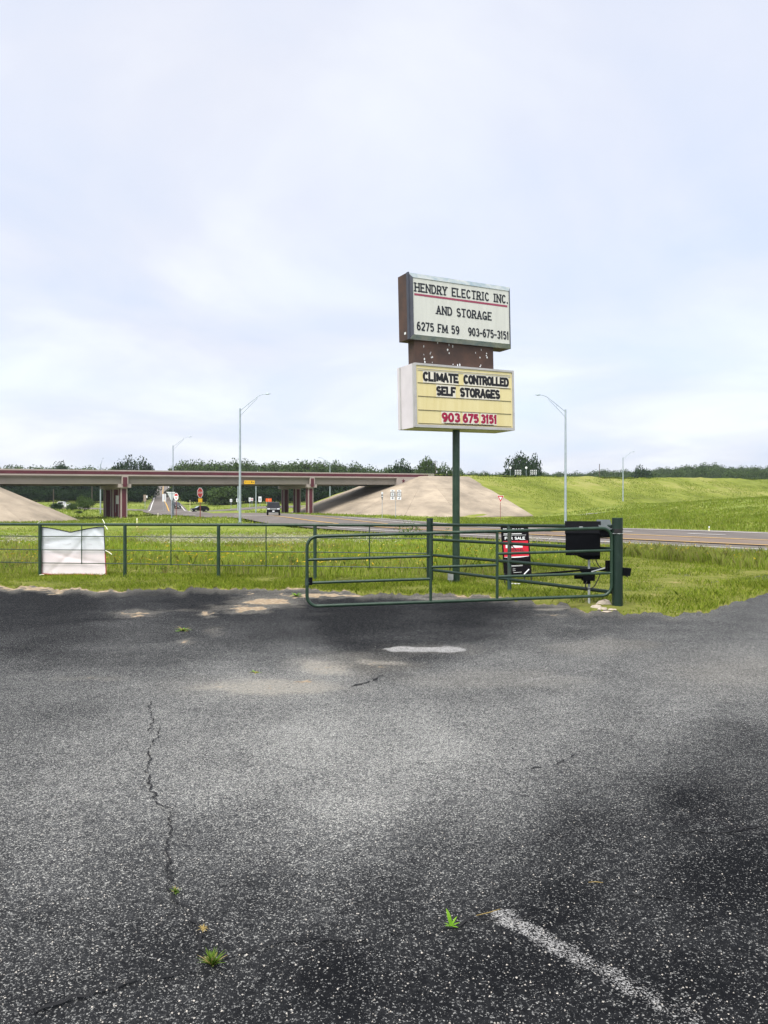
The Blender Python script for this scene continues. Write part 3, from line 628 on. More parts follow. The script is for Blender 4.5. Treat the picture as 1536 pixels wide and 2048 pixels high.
bo = bf(-39, -6.5)
bridge = empty('highway_overpass', (bo[0], bo[1], tz1(*bo)), 'long concrete highway overpass with maroon painted band crossing the background', 'overpass')
SO = lambda v: 7.56+0.018*v                                       # girder soffit height
def bbox(mb, v0, v1, n0, n1, z0, z1, mi=0):                        # box along the bridge, z relative to the soffit line
    c = []
    for z in (z0, z1):
        for v, n in ((v0, n0), (v1, n0), (v1, n1), (v0, n1)): q = bf(v, n); c.append((q[0], q[1], SO(v)+z))
    mb.hexa(c, mi)
VL, VR, V1, V2 = -78.2, -0.9, -58.5, -21.5
def part(name, mat, boxes, parent=bridge, **k):
    mb = MB()
    for b_ in boxes: bbox(mb, *b_)
    return mb.build(name, mat, parent, **k)
part('deck_slab', 'cap_concrete', [(-110, 9.3, 0, -13.6, 1.38, 1.63)])
for n0, n1 in ((-.05, -.42), (-13.18, -13.55)):
    pp = part('parapet', 'cap_concrete', [(-110, 9.3, n0, n1, 1.632, 2.44)])
    part('painted_band', 'maroon', [(-110, 7.6, n0+.022 if n0 > -1 else n1+.0, n0-.05 if n0 > -1 else n1-.022, 1.66, 2.2)], pp)
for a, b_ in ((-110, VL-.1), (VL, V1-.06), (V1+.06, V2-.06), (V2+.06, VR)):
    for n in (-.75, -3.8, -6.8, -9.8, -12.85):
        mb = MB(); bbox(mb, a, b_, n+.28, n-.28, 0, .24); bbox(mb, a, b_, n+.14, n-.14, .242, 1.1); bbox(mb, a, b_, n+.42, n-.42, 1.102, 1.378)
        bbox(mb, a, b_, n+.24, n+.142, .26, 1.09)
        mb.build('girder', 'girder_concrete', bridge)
for v in (V1, V2):
    cap = part('pier_cap', 'cap_concrete', [(v-1.1, v+1.1, -.1, -13.5, -.62, -.01)])
    pl_ = part('pilaster', 'cap_concrete', [(v-.55, v+.55, .06, -.28, -.002, 1.36)])
    part('painted_panel', 'maroon', [(v-.36, v+.36, .085, .03, -.5, 1.2)], pl_)
    for n in (-1.2, -6.8, -12.4):
        q = bf(v, n); zb = tz1(*q)-.6; mb = MB(); z1 = SO(v)-.622
        ax = (Vector((*VV, 0)), Vector((*NN, 0)), Vector((0, 0, 1)))
        mb.box((q[0], q[1], (zb+z1)/2), (1.15, 1.15, z1-zb), ax); col_ = mb.build('pier_column', 'cap_concrete', bridge)
        mb = MB(); q2 = bf(v, n+.59); mb.box((q2[0], q2[1], (zb+z1-.1)/2), (.72, .06, z1-zb-.3), ax)
        q3 = bf(v-.59, n); mb.box((q3[0], q3[1], (zb+z1-.1)/2), (.06, .72, z1-zb-.3), ax); mb.build('painted_panel', 'maroon', col_)
# abutments and wing walls
for sg, v in ((1, VR), (-1, VL)):
    q0 = -1.0 if sg > 0 else VL-1.6
    part('abutment', 'cap_concrete', [(q0+.12, q0+1.6, -.5, -13.1, -3.2, 1.37)])
mb = MB(); a = [(-.85, 1.36), (-.85, -.9), (1.2, -.6), (9.0, 1.2), (9.3, 1.36)]
mb.prism([(*bf(v, .03), SO(v)+z) for v, z in a], Vector((*(-NN*.4), 0))); ww = mb.build('wing_wall', 'cap_concrete', bridge)
sv, sz = .85, SO(.85)+.78; pts = []
for i in range(10):
    r_ = .5 if i % 2 == 0 else .21; g = pi/2+i*pi/5; q = bf(sv+r_*cos(g), .032); pts.append((q[0], q[1], sz+r_*sin(g)))
mb = MB(); mb.prism(pts, Vector((*(NN*.04), 0))); mb.build('star_emblem', 'maroon', ww)
# yellow clearance sign fixed to the girder
q = bf(-35.1, .1); cs = empty('clearance_sign', (*q, SO(-35)+.05), 'yellow low clearance sign fixed on the overpass girder', 'road sign')
mb = MB(); bbox(mb, -36.2, -34.05, .1, .04, .02, .72); bbox(mb, -36.2, -34.05, -.44, .04, .30, .36); pl_ = mb.build('sign_plate', 'sign_yellow', cs)
for v0, v1, z0, z1 in ((-35.95, -35.86, .28, .52), (-35.7, -34.95, .37, .41), (-34.8, -34.55, .28, .52), (-34.42, -34.25, .26, .40)): mb = MB(); bbox(mb, v0, v1, .106, .101, z0, z1); mb.build('clearance_mark', 'sign_black', pl_)

# ------------------------------------------------------------------ vegetation builders
def crown_arrays(seed, n, lobes=34, leaf=0.5, flat=0.85, spread=0.62, lobe_r=(.2, .42)):
    """leaf clumps spread over many lobes inside a unit-ish crown (radius about 1, bottom at z=-0.9*flat)"""
    g = np.random.default_rng(seed); cs = []
    while len(cs) < lobes:
        p = g.normal(size=3); p /= np.linalg.norm(p); p *= g.uniform(.1, 1)**.5*spread; p[2] *= flat
        cs.append((*p, g.uniform(*lobe_r)))
    cs = np.array(cs); w = cs[:, 3]**2; idx = g.choice(len(cs), n, p=w/w.sum())
    d = g.normal(size=(n, 3)); d /= np.linalg.norm(d, axis=1)[:, None]; d[:, 2] = np.where(d[:, 2] < -.35, -d[:, 2]*.6, d[:, 2])
    c = cs[idx, :3]+d*(cs[idx, 3]*g.uniform(.72, 1.06, n))[:, None]
    nrm = d+g.normal(size=(n, 3))*.55; nrm /= np.linalg.norm(nrm, axis=1)[:, None]
    t = np.cross(nrm, g.normal(size=(n, 3))); t /= np.linalg.norm(t, axis=1)[:, None]; b_ = np.cross(nrm, t)
    s = leaf*g.uniform(.55, 1.15, n)[:, None]; q = g.uniform(.5, .9, n)[:, None]
    V = np.stack([c+t*s, c+b_*s*q, c-t*s*.9, c-b_*s*q*1.05], 1)
    V[..., :2] /= np.quantile(np.hypot(V[..., 0], V[..., 1]), .97); V[..., 2] /= np.quantile(V[..., 2], .985)
    return V                                    # (n,4,3)
CR = [crown_arrays(100+i, 5200, lobes=30+4*i, leaf=.05, lobe_r=(.3, .5), spread=.55, flat=(.8, .95, .7, 1.05, .85, .75)[i]) for i in range(6)]
QUADS = lambda n: np.arange(n*4).reshape(n, 4)
crown_mesh = {}
def crown_obj(name, i, mat, parent):
    k = (i, mat)
    if k not in crown_mesh:
        o = big_mesh(name, CR[i].reshape(-1, 3), QUADS(len(CR[i])), mat); crown_mesh[k] = o.data
    else:
        o = bpy.data.objects.new(name, crown_mesh[k]); C.objects.link(o)
    o.parent = parent; return o
def trunk_mb(h, r, seed, limbs=6, r_spread=2.0):
    g = random.Random(seed); mb = MB(); pts = [(g.uniform(-.1, .1)*i, g.uniform(-.1, .1)*i, h*i/4) for i in range(5)]
    mb.tube(pts, [r*1.25, r, r*.85, r*.65, r*.4], 8)
    for k in range(limbs):
        a = g.uniform(0, 2*pi); z = h*g.uniform(.45, .95); e_ = g.uniform(.6, 1)*r_spread
        mb.tube([(0, 0, z), (cos(a)*e_*.5, sin(a)*e_*.5, z+e_*.45), (cos(a)*e_, sin(a)*e_, z+e_*.7)], [r*.45, r*.3, r*.12], 5)
    return mb
def tree(name, label, px, d, top_y, wpx, i, mat, group=None, z0=None, cat='tree', squash=None):
    X = (px-CX)*d/F; zg = tz1(X, d) if z0 is None else z0; ztop = HC-(top_y+4-CY)*d/F; R = 1.22*wpx*d/F/2; H = ztop-zg
    t = empty(name, (X, d, zg), label, cat, group, rz=rnd.uniform(0, 6))
    ch = min(H*.62, R*1.5) if squash is None else squash*H/2
    trunk_mb(H-ch*1.1, max(.12, H*.016), int(px), r_spread=R*.55).build('trunk', 'bark', t, world=False)
    c = crown_obj('crown', i, mat, t); c.location = (0, 0, H-ch); c.scale = (R, R, ch)
    return t
TREES = [
 ('Round dark green tree rising behind the overpass, left of a twin', 247, 335, 921, 46, 0, 'leaf_dark'),
 ('Round dark green tree behind the overpass beside the hill road gap', 286, 340, 922, 46, 1, 'leaf_dark'),
 ('Flat topped tree standing above the overpass near its left end', 121, 330, 927, 30, 2, 'leaf_dark'),
 ('Bright green tree rising tallest just past the right end of the overpass', 856, 262, 917, 38, 3, 'leaf_mid'),
 ('Lower dark green tree just left of the tall bright tree past the overpass', 806, 275, 928, 54, 4, 'leaf_dark'),
 ('Low green tree beside the sign pole past the right end of the overpass', 888, 268, 932, 40, 1, 'leaf_mid'),
 ('Taller left tree of the pair standing behind the striped barricades', 1033, 310, 911, 50, 3, 'leaf_dark'),
 ('Rounder right tree of the pair standing behind the striped barricades', 1060, 318, 918, 48, 0, 'leaf_dark'),
 ('Low dark tree clump on the skyline right of the far ramp lamp', 1284, 420, 936, 40, 2, 'leaf_dark'),
 ('Brighter green tree beyond the road, between stop sign and black vehicle', 446, 268, 972, 56, 4, 'leaf_mid'),
]
for k, (lb, px, d, ty, wp, i, mt) in enumerate(TREES): tree('oak_tree', lb[0].lower()+lb[1:], px, d, ty, wp, i, mt, 'trees on the skyline' if k != 9 else None)
for lb, px, d, ty, wp, i, mt in (('rounded dark green bush on the grass left of the bridge pier', 169, 196, 990, 32, 0, 'leaf_mid'),
        ('small bush beside the rounded bush under the left span', 143, 205, 1003, 20, 3, 'leaf_mid'),
        ('low dark bush at the foot of the left concrete slope', 112, 210, 1003, 24, 4, 'leaf_dark'),
        ('small bush beside the far ramp under the middle span', 158, 170, 1018, 14, 5, 'leaf_mid')):
    tree('bush', lb, px, d, ty, wp, i, mt, cat='bush', squash=1.0)

def wood(name, label, spec, mat, seed):
    g = np.random.default_rng(seed); out = []
    for px, d, ty, wp in spec:
        X = (px-CX)*d/F; zg = tz1(X, d); zt = HC-(ty-CY)*d/F; H = max(4.0, zt-zg); R = 1.4*wp*d/F/2
        A = CR[g.integers(0, 6)]; a = g.uniform(0, 2*pi); c, s = cos(a), sin(a); ch = min(H*.52, R*1.25)
        V = A*np.array([R, R, ch]); V = np.stack([V[..., 0]*c-V[..., 1]*s+X, V[..., 0]*s+V[..., 1]*c+d, V[..., 2]+zg+H-ch], -1); out.append(V)
    V = np.concatenate(out); return big_mesh(name, V.reshape(-1, 3), QUADS(len(V)), mat, label=label, cat='woodland', kind='stuff')
g_ = np.random.default_rng(5)
top_px = [-300, 0, 50, 90, 120, 150, 190, 225, 300, 312, 336, 350, 370, 420, 480, 540, 620, 690, 730, 760, 800, 840, 900, 925]
top_py = [930, 933, 936, 935, 934, 937, 933, 936, 937, 948, 950, 930, 925, 924, 925, 927, 923, 927, 932, 938, 937, 936, 937, 944]
spec = []
for px in np.arange(-120, 925, 17):
    if 300 < px < 345: continue
    spec.append((px+g_.uniform(-5, 5), g_.uniform(330, 420), np.interp(px, top_px, top_py)+5+g_.uniform(-3, 5), g_.uniform(34, 50)))
wood('woodland', 'mass of green trees above the overpass railing', spec, 'leaf_mid', 1)
spec = []
for px in np.arange(-100, 760, 15):
    if 296 < px < 352: continue
    spec.append((px+g_.uniform(-5, 5), g_.uniform(292, 325), g_.uniform(950, 972), g_.uniform(34, 50)))
for px in np.arange(-100, 760, 18):
    if 290 < px < 372: continue
    spec.append((px+g_.uniform(-5, 5), g_.uniform(272, 288), g_.uniform(978, 994), g_.uniform(26, 40)))
wood('woodland', 'dark wood seen beneath the overpass', spec, 'leaf_shade', 2)
spec = []
for px in np.arange(1085, 1660, 9):
    ty = np.interp(px, [1085, 1180, 1200, 1250, 1300, 1350, 1405, 1460, 1536, 1660], [948, 949, 944, 943, 942, 938, 932, 936, 936, 938])
    spec.append((px+g_.uniform(-4, 4), g_.uniform(560, 820), ty+g_.uniform(-1.5, 3), g_.uniform(18, 30)))
    spec.append((px+g_.uniform(-4, 4), g_.uniform(440, 560), ty+8+g_.uniform(-2, 5), g_.uniform(18, 30)))
for px in np.arange(930, 1090, 12): spec.append((px, 520, 948+g_.uniform(-2, 2), 22))
wood('woodland', 'far hazy treeline on the right horizon', spec, 'leaf_mid', 3)

# ------------------------------------------------------------------ grass
def gz(x, y): return np.where(y < 26, 0.01, tz(x, y)*smoothstep(22, 32, y)+.0)
def blades(name, label, px, d, h, w, mat, lean=.45, z=None, cat='grass', tip=0):
    n = len(px); X = (px-CX)*d/F; Y = d; ok = ~road_mask(X, Y, .3)
    X, Y, h, w = X[ok], Y[ok], h[ok], w[ok]; n = len(X); Z = (gz(X, Y) if z is None else z(X, Y))
    a = rng.uniform(0, 2*pi, n); la = rng.uniform(0, 2*pi, n); ll = h*lean*rng.uniform(.2, 1, n)
    ux, uy = np.cos(a)*w/2, np.sin(a)*w/2; lx, ly = np.cos(la)*ll, np.sin(la)*ll
    if tip: Z = Z+h; h = np.full(n, tip)
    B = np.stack([X, Y, Z-.02], 1); U = np.stack([ux, uy, 0*ux], 1); L1 = np.stack([lx*.35, ly*.35, h*.6], 1); L2 = np.stack([lx, ly, h*.98], 1)
    V = np.stack([B-U, B+U, B+L1+U*.75, B+L2, B+L1-U*.75], 1).reshape(-1, 3)
    Fq = np.arange(n*5).reshape(n, 5)
    return big_mesh(name, V, Fq, mat, label=label, cat=cat, kind='stuff')
DB_P = [-400, -200, 0, 300, 630, 860, 930, 1000, 1100, 1200, 1250, 1305, 1400, 1490, 1536, 1800]
DB_D = [20.3, 19.9, 19.75, 19.2, 18.55, 18.1, 18.2, 18.8, 21, 25, 28, 26, 23.5, 21.2, 21, 20.3]
db = lambda p: np.interp(p, DB_P, DB_D)+(vnoise(p/30., 0*p, 91)-.5)*.7
# mown verge
n = 135000; px = rng.uniform(-150, 1690, n); k_ = rng.uniform(0, 1, n); e0 = edge_d(px)+.03; e1 = np.minimum(db(px)+.5, 31); d = e0+(e1-e0)*k_**1.25
Xv = (px-CX)*d/F
bare = np.maximum.reduce([1.2*np.exp(-(((px-a)/ra)**2+((F*HC/d+CY-b_)/rb)**2)) for a, b_, ra, rb in ((525,1163,28,4),(840,1180,60,6),(1215,1216,70,7),(1100,1203,60,5),(1335,1162,26,4),(1430,1160,40,4),(60,1168,60,4),(1500,1148,30,4),(700,1165,30,3))])
keep = (rng.uniform(0, 1, n) > bare) & (vnoise(Xv*1.1, d*1.1, 17)+rng.uniform(-.25, .25, n) > .27) & (rng.uniform(0, 1, n) < .35+smoothstep(0, .35, d-e0))
px, d = px[keep], d[keep]; n = len(px)
blades('mown_grass', 'short mown grass between the asphalt and the fence', px, d, rng.uniform(.03, .11, n)*(.45+1.0*vnoise((px-CX)*d/F*.8, d*.8, 4)), np.maximum(rng.uniform(.007, .014, n), d*.0006), 'blade_mown', .8)
dv = rng.uniform(0, 1, len(px)) < .16
blades('mown_grass', 'dry straw coloured clippings in the mown verge', px[dv], d[dv], rng.uniform(.02, .07, dv.sum()), np.maximum(.008, d[dv]*.0006), 'blade_dry', 1.0)
# tall meadow between the fence and the road
n = 150000; px = rng.uniform(-200, 1740, n); lo = db(px); u = rng.uniform(0, 1, n); d = lo*np.exp(np.log(118/lo)*u**1.15)
dens = .42+.75*vnoise((px-CX)*d/F*.55, d*.4, 23); keep = rng.uniform(0, 1, n) < dens; px, d = px[keep], d[keep]; n = len(px)
hh = rng.uniform(.16, .42, n)*(.55+.9*vnoise((px-CX)*d/F*.35, d*.3, 8))*np.interp(d, [18, 26, 40, 60, 120], [1, .9, .55, .36, .4])
ed_ = (d-db(px)); hh *= .55+.45*smoothstep(0, 1.0, ed_)
dry = (vnoise((px-CX)*d/F*.25, d*.22, 29)+rng.uniform(-.3, .3, n) > .72)
blades('meadow_grass', 'tall green meadow grass behind the pipe fence', px[~dry], d[~dry], hh[~dry], np.maximum(.010, d[~dry]*.00075), 'blade_tall', .55)
blades('meadow_grass', 'straw tinted tall grass mixed into the meadow', px[dry], d[dry], hh[dry]*1.1, np.maximum(.008, d[dry]*.0006), 'blade_dry', .5)
# thick unmown strip on the right by the road
n = 16000; px = rng.uniform(1240, 1700, n); lo = db(px); d = lo+rng.uniform(0, 1, n)**1.5*5.5
hh = rng.uniform(.2, .46, n); keep = (px < 1455) | (rng.uniform(0, 1, n) < .35)
kd = keep & (rng.uniform(0, 1, n) < .4); kg = keep & ~kd
blades('meadow_grass', 'thick uncut grass strip right of the gate post by the road', px[kg], d[kg], hh[kg], np.full(kg.sum(), .013), 'blade_tall', .7)
blades('meadow_grass', 'dry stalks in the uncut strip right of the gate post', px[kd], d[kd], hh[kd]*1.1, np.full(kd.sum(), .010), 'blade_dry', .6)
# pale seed heads
n = 5200; cx_ = rng.choice([340, 430, 500, 560, 600, 740, 150, 40, 1050, 1420], n, p=[.14, .15, .17, .14, .1, .06, .06, .07, .05, .06]); px = cx_+rng.normal(0, 34, n)
d = F*HC/(rng.normal(1091, 5, n)-CY); d = np.clip(d, 20, 60)
blades('seed_heads', 'pale dry seed heads scattered in the meadow', px, d, rng.uniform(.3, .46, n), np.full(n, .02), 'seed_pale', .9, cat='wildflowers', tip=.07)
n = 900; px = rng.uniform(-100, 1640, n); d = db(px)+rng.exponential(9, n)
blades('wildflowers', 'yellow wildflowers dotted in the meadow grass', px, d, rng.uniform(.25, .42, n), np.full(n, .035), 'flower_yellow', .9, cat='wildflowers', tip=.035)
# grass on the far side of the road, knoll and embankment crest
n = 52000; px = rng.uniform(900, 1720, n); d = 48*np.exp(np.log(190/48)*rng.uniform(0, 1, n)**.8)
q = np.stack([(px-CX)*d/F, d], 1)@QV; keep = (q > 46.5); px, d = px[keep], d[keep]; n = len(px)
blades('roadside_grass', 'long grass on the knoll across the road', px, d, rng.uniform(.15, .42, n)*(.5+.9*vnoise(px/25., d/6., 33)), np.maximum(.03, d*.0011), 'blade_far', .6)
n = 30000; px = rng.uniform(-150, 960, n); d = 85*np.exp(np.log(262/85)*rng.uniform(0, 1, n)); keep = ~((px > 335) & (px < 490) & (d > 145) & (d < 238)); px, d = px[keep], d[keep]; n = len(px)
blades('roadside_grass', 'grass around the overpass piers and ramps', px, d, rng.uniform(.15, .42, n), np.maximum(.05, d*.001), 'blade_far', .6)
n = 26000; v = rng.uniform(6, 150, n); nn_ = rng.uniform(-.4, 24, n); keep = (v > 17) | (nn_ < .6); v, nn_ = v[keep], nn_[keep]
xy = P0+VV*v[:, None]+NN*nn_[:, None]; zb = bank_r(v, nn_); dd = xy[:, 1]; pxx = CX+F*xy[:, 0]/dd; n = len(v); zmap = zb
_ok = ~road_mask(xy[:, 0], xy[:, 1], .3)
blades('embankment_grass', 'rough grass covering the highway embankment', pxx, dd, rng.uniform(.1, .28, n), np.full(n, .13), 'blade_far', .6, z=lambda X, Y: zmap[_ok])

# leafy weeds by the fence
def weed_shrub(label, px, py, wpx, hpx, seed, mat='leaf_bright', name='weed_clump', n=500, group=None):
    b_ = G(px, py); s = b_.y/F; t = empty(name, b_, label, 'weeds', group); g = np.random.default_rng(seed); R, H = wpx*s/2, hpx*s
    mb = MB()
    for k in range(9):
        a = g.uniform(0, 6.28); e_ = g.uniform(.2, .8)*R; mb.tube([(0, 0, 0), (cos(a)*e_*.5, sin(a)*e_*.5, H*.5), (cos(a)*e_, sin(a)*e_, H*g.uniform(.7, 1))], [.006, .005, .003], 4)
    mb.build('stem', 'leaf_dry', t, world=False)
    V = crown_arrays(seed, n, 22, .05, 1.0, .7); V = V*np.array([R, R, H*.55])+np.array([0, 0, H*.52])
    o = big_mesh('foliage', V.reshape(-1, 3), QUADS(len(V)), mat); o.parent = t; return t
weed_shrub('leafy green weed clump in the meadow left of the big fence post', 818, 1092, 66, 46, 1)
weed_shrub('smaller leafy weed in the meadow beside the sign pole', 890, 1084, 26, 26, 2)
weed_shrub('dark low weed clump in meadow behind fence, under the tall lamp', 588, 1149, 40, 34, 3)
weed_shrub('dry dark brush clump in the meadow right of the banner', 282, 1068, 42, 14, 4, 'leaf_dry', n=260)
weed_shrub('weedy plant with yellow tops near the free end of the gate', 582, 1150, 22, 44, 6, 'leaf_bright', n=200)
for k, (px_, py_, wl) in enumerate(((28, 1143, 'left of the banner'), (330, 1151, 'below the lamp near the second stop sign'), (392, 1148, 'between two posts under the tall stop sign'), (700, 1146, 'seen through the gate left of thick post'))): weed_shrub('low clump of broad weeds at fence foot '+wl, px_, py_, 48, 22, 10+k, n=260, group='weeds along the fence foot')

# ------------------------------------------------------------------ pipe fence
fx0, fy0 = 1.04, 17.47
fence_Y = lambda X: 17.47+0.189*(1.04-X)
fence = empty('pipe_fence', (-6.347, fence_Y(-6.347), 0), 'long dark green pipe fence with three thin rods running left from gate area', 'fence')
posts = [-15.9, -13.4, -10.95, -8.62, -6.347, -3.957, -1.61]
def tube_obj(name, pts, r, mat, parent, n=10, smooth=True, **k): return MB().tube(pts, r, n).build(name, mat, parent, smooth=smooth, **k)
for X in posts: tube_obj('post', [(X, fence_Y(X), -.3), (X, fence_Y(X), 1.28)], .042, 'green_paint', fence, 12)
tube_obj('top_rail', [(-17, fence_Y(-17), 1.285), (-5, fence_Y(-5), 1.292), (.98, fence_Y(.98), 1.302)], .036, 'green_paint', fence, 12)
for z in (.995, .66, .33): tube_obj('rod', [(-17, fence_Y(-17), z+.0)]+[(X, fence_Y(X), z+(.004 if i % 2 else -.006)) for i, X in enumerate(posts[1:])]+[(.98, fence_Y(.98), z)], .0115, 'green_paint', fence, 8)
for a, b_ in zip(posts, posts[1:]+[1.04]):
    X = (a+b_)/2; X = X+(.0 if b_ < 1 else -.05); tube_obj('stay', [(X, fence_Y(X)-.02, .31), (X, fence_Y(X)-.02, 1.27)], .013, 'green_paint', fence, 8)
# wing section from the thick post to the gate post
wing = empty('wing_fence', (2.486, 15.25, 0), 'four rail green pipe fence section angling from thick post to gate post', 'fence')
A_, B_ = Vector((1.04, 17.47, 0)), Vector((3.91, 12.92, 0))
thick = MB().tube([(1.04, 17.47, -.3), (1.04, 17.47, 1.452)], .075, 20); thick.build('end_post', 'green_paint_worn', wing, smooth=True)
MB().tube([(1.04, 17.47, 1.453), (1.04, 17.47, 1.462)], .078, 20).build('post_cap', 'green_paint', wing, smooth=True)
mp_ = A_.lerp(B_, .5); MB().tube([(mp_.x, mp_.y, -.2), (mp_.x, mp_.y, 1.33)], .039, 12).build('mid_post', 'rust_green', wing, smooth=True)
for z0, z1 in ((1.312, 1.355), (.978, .975), (.624, .615), (.292, .245)):
    a, b_ = A_.copy(), B_.copy(); a.z, b_.z = z0, z1; MB().tube([a+(b_-a)*.024, b_-(b_-a)*.02], .032, 12).build('rail', 'green_paint_worn', wing, smooth=True)

# gate post
GPX = Vector((3.91, 12.9, 0))
gpost = empty('gate_post', GPX, 'thick dark green pipe gate post with concrete crumbs at its foot', 'gate post')
MB().tube([GPX+Vector((0, 0, -.4)), GPX+Vector((0, 0, 1.49))], .088, 24).build('pipe', 'green_paint_worn', gpost, smooth=True)
MB().tube([GPX+Vector((0, 0, 1.491)), GPX+Vector((0, 0, 1.503))], .092, 24).build('cap', 'green_paint', gpost, smooth=True)
for z in (1.31, 1.24): MB().tube([GPX+Vector((cos(a)*.09, sin(a)*.09, z)) for a in np.linspace(0, 2*pi, 25)[:-1]], .007, 6, closed=True).build('strap', 'galv_bright' if z < 1.3 else 'black_rubber', gpost)
MB().box(GPX+Vector((-.02, -.089, 1.275)), (.13, .012, .06)).build('black_tape', 'black_rubber', gpost)

# gate: sixteen foot tube gate, free end sagging, standing a little nearer than its hinge
H0, H1 = Vector((3.80, 12.86, 0)), Vector((-1.235, 12.36, 0))           # hinge end, free end
def gp(s, z): p = H0.lerp(H1, s); return Vector((p.x, p.y, (.205+1.128*z)*(1-s)+(.085+1.122*z)*s))
gate = empty('tube_gate', gp(.5, 0), 'dark green tube gate standing open over the asphalt, free end sagging', 'gate')
Lg = (H1-H0).length; rc = .17
def rounded():
    pts = []; hz = 1.125
    def corner(cs, cz, a0, a1):
        for a in np.linspace(a0, a1, 7): pts.append(gp((cs+cos(a)*rc)/Lg, (cz+sin(a)*rc)/hz))
    corner(Lg-rc, hz-rc, 0, pi/2); corner(rc, hz-rc, pi/2, pi); corner(rc, rc, pi, 3*pi/2); corner(Lg-rc, rc, 3*pi/2, 2*pi)
    return pts
MB().tube(rounded(), .027, 12, closed=True).build('frame', 'green_paint', gate, smooth=True)
sA = lambda px, depth=12.6: (H0.x-(px-CX)*depth/F)/(H0.x-H1.x)
s1, s2 = sA(861), sA(995.5)
for s_ in (s1, s2): MB().tube([gp(s_, .0), gp(s_, 1.0)], .024, 12).build('stile', 'green_paint', gate, smooth=True)
for a, b_, z in ((1, s1, .665), (1, s1, .335), (s1, s2, .505), (s2, 0, .67), (s2, 0, .335)):
    MB().tube([gp(a, z), gp(b_, z)], .023, 12).build('rail', 'green_paint', gate, smooth=True)
MB().box(gp(.998, .36)+Vector((.05, 0, 0)), (.05, .05, .12)).build('latch', 'black_plastic', gate)
MB().tube([gp(1.0, .30), gp(1.0, .40)], .033, 10).build('latch_sleeve', 'rust_green', gate)
for z in (.12, .9): MB().box(gp(-.004, z)+Vector((.0, .02, 0)), (.07, .03, .05)).build('hinge', 'green_paint_worn', gate)

# gate operator behind the gate
opb = G(1178, 1210); gop = empty('gate_operator', opb, 'black gate opener control box on a steel pipe behind the gate', 'gate opener')
MB().tube([opb+Vector((0, 0, -.2)), opb+Vector((0, 0, .86))], .021, 12).build('support_pipe', 'galv_bright', gop, smooth=True)
ba = Vector((.97, -.22, 0)).normalized(); bb_ = Vector((.22, .97, 0)).normalized(); bc = opb+Vector((-.115, -.02, 1.14)); up = Vector((0, 0, 1))
w2, h2, d2 = .285, .28, .15
mb = MB()
prof = [(-d2, -h2), (d2, -h2), (d2, h2), (-d2*.35, h2), (-d2, h2*.35)]
mb.prism([bc-ba*w2+bb_*y+up*z for y, z in prof], ba*(2*w2)); bx_ = mb.build('control_box', 'black_plastic', gop)
mb = MB(); mb.prism([bc-ba*(w2+.012)+bb_*y+up*z for y, z in ((d2+.012, h2+.004), (d2+.012, h2+.022), (-d2*.35-.01, h2+.022), (-d2*1.06, h2*.38), (-d2*1.06, h2*.3), (-d2*.35, h2+.004))], ba*(2*w2+.024)); lid = mb.build('lid', 'black_plastic', bx_)
MB().box(bc+up*(h2*.72)-bb_*(d2*.76)+ba*-.03, (.06, .012, .02), (ba, bb_, up)).build('lock', 'galv_bright', bx_)
mb = MB(); mb.prism([bc-ba*.12-bb_*.1-up*h2, bc+ba*w2-bb_*.1-up*h2, bc+ba*w2-bb_*.1-up*(h2+.06), bc+ba*.06-bb_*.1-up*(h2+.075)], bb_*.2); mb.build('base_tray', 'black_plastic', bx_)
m0 = opb+Vector((-.03, -.05, .50)); mb = MB(); mb.box(m0, (.20, .13, .15)); mb.tube([m0+Vector((-.23, 0, .0)), m0+Vector((-.08, 0, 0))], .048, 12); mb.box(m0+Vector((0, 0, .1)), (.26, .1, .05)); mb.box(m0+Vector((-.02, 0, -.1)), (.1, .09, .06)); mb.build('motor', 'black_plastic', gop)
ar0, ar1 = P(1052, 1150, 12.85), m0+Vector((.02, 0, .11)); mb = MB(); mb.tube([ar0, ar1], .017, 8); mb.build('actuator_arm', 'black_plastic', gop, smooth=True)
pt = GPX+Vector((-.12, .06, .62)); mb = MB(); mb.box(m0.lerp(pt, .5)+Vector((0, 0, .06)), ((pt-m0).length, .03, .022), ((pt-m0).normalized(), Vector((0, 0, 1)).cross((pt-m0).normalized()), up)); mb.build('bracket', 'galv_bright', gop)
MB().box(GPX+Vector((-.14, .05, .70)), (.085, .06, .17)).build('bracket_plate', 'black_plastic', gop)
def sag(pts, r, name='cable'): 
    P_ = [Vector(p) for p in pts]; out = []
    for i in range(len(P_)-1):
        for k in range(6):
            t = k/6; a = P_[max(i-1, 0)]; b_ = P_[i]; c = P_[i+1]; d = P_[min(i+2, len(P_)-1)]
            out.append(.5*((2*b_)+(c-a)*t+(2*a-5*b_+4*c-d)*t*t+(3*b_-a-3*c+d)*t**3))
    out.append(P_[-1]); MB().tube(out, r, 6).build(name, 'black_rubber', gop, smooth=True)
dd = 13.1
sag([P(1190, 1110, dd), P(1193, 1123, dd), P(1200, 1134, dd), P(1212, 1139, dd)], .009)
sag([P(1187, 1111, dd), P(1185, 1122, dd), P(1190, 1131, dd), P(1199, 1136, dd)], .004)
sag([P(1174, 1162, dd), P(1171, 1172, dd), P(1176, 1178, dd), P(1187, 1174, dd), P(1195, 1161, dd), P(1201, 1147, dd)], .009)
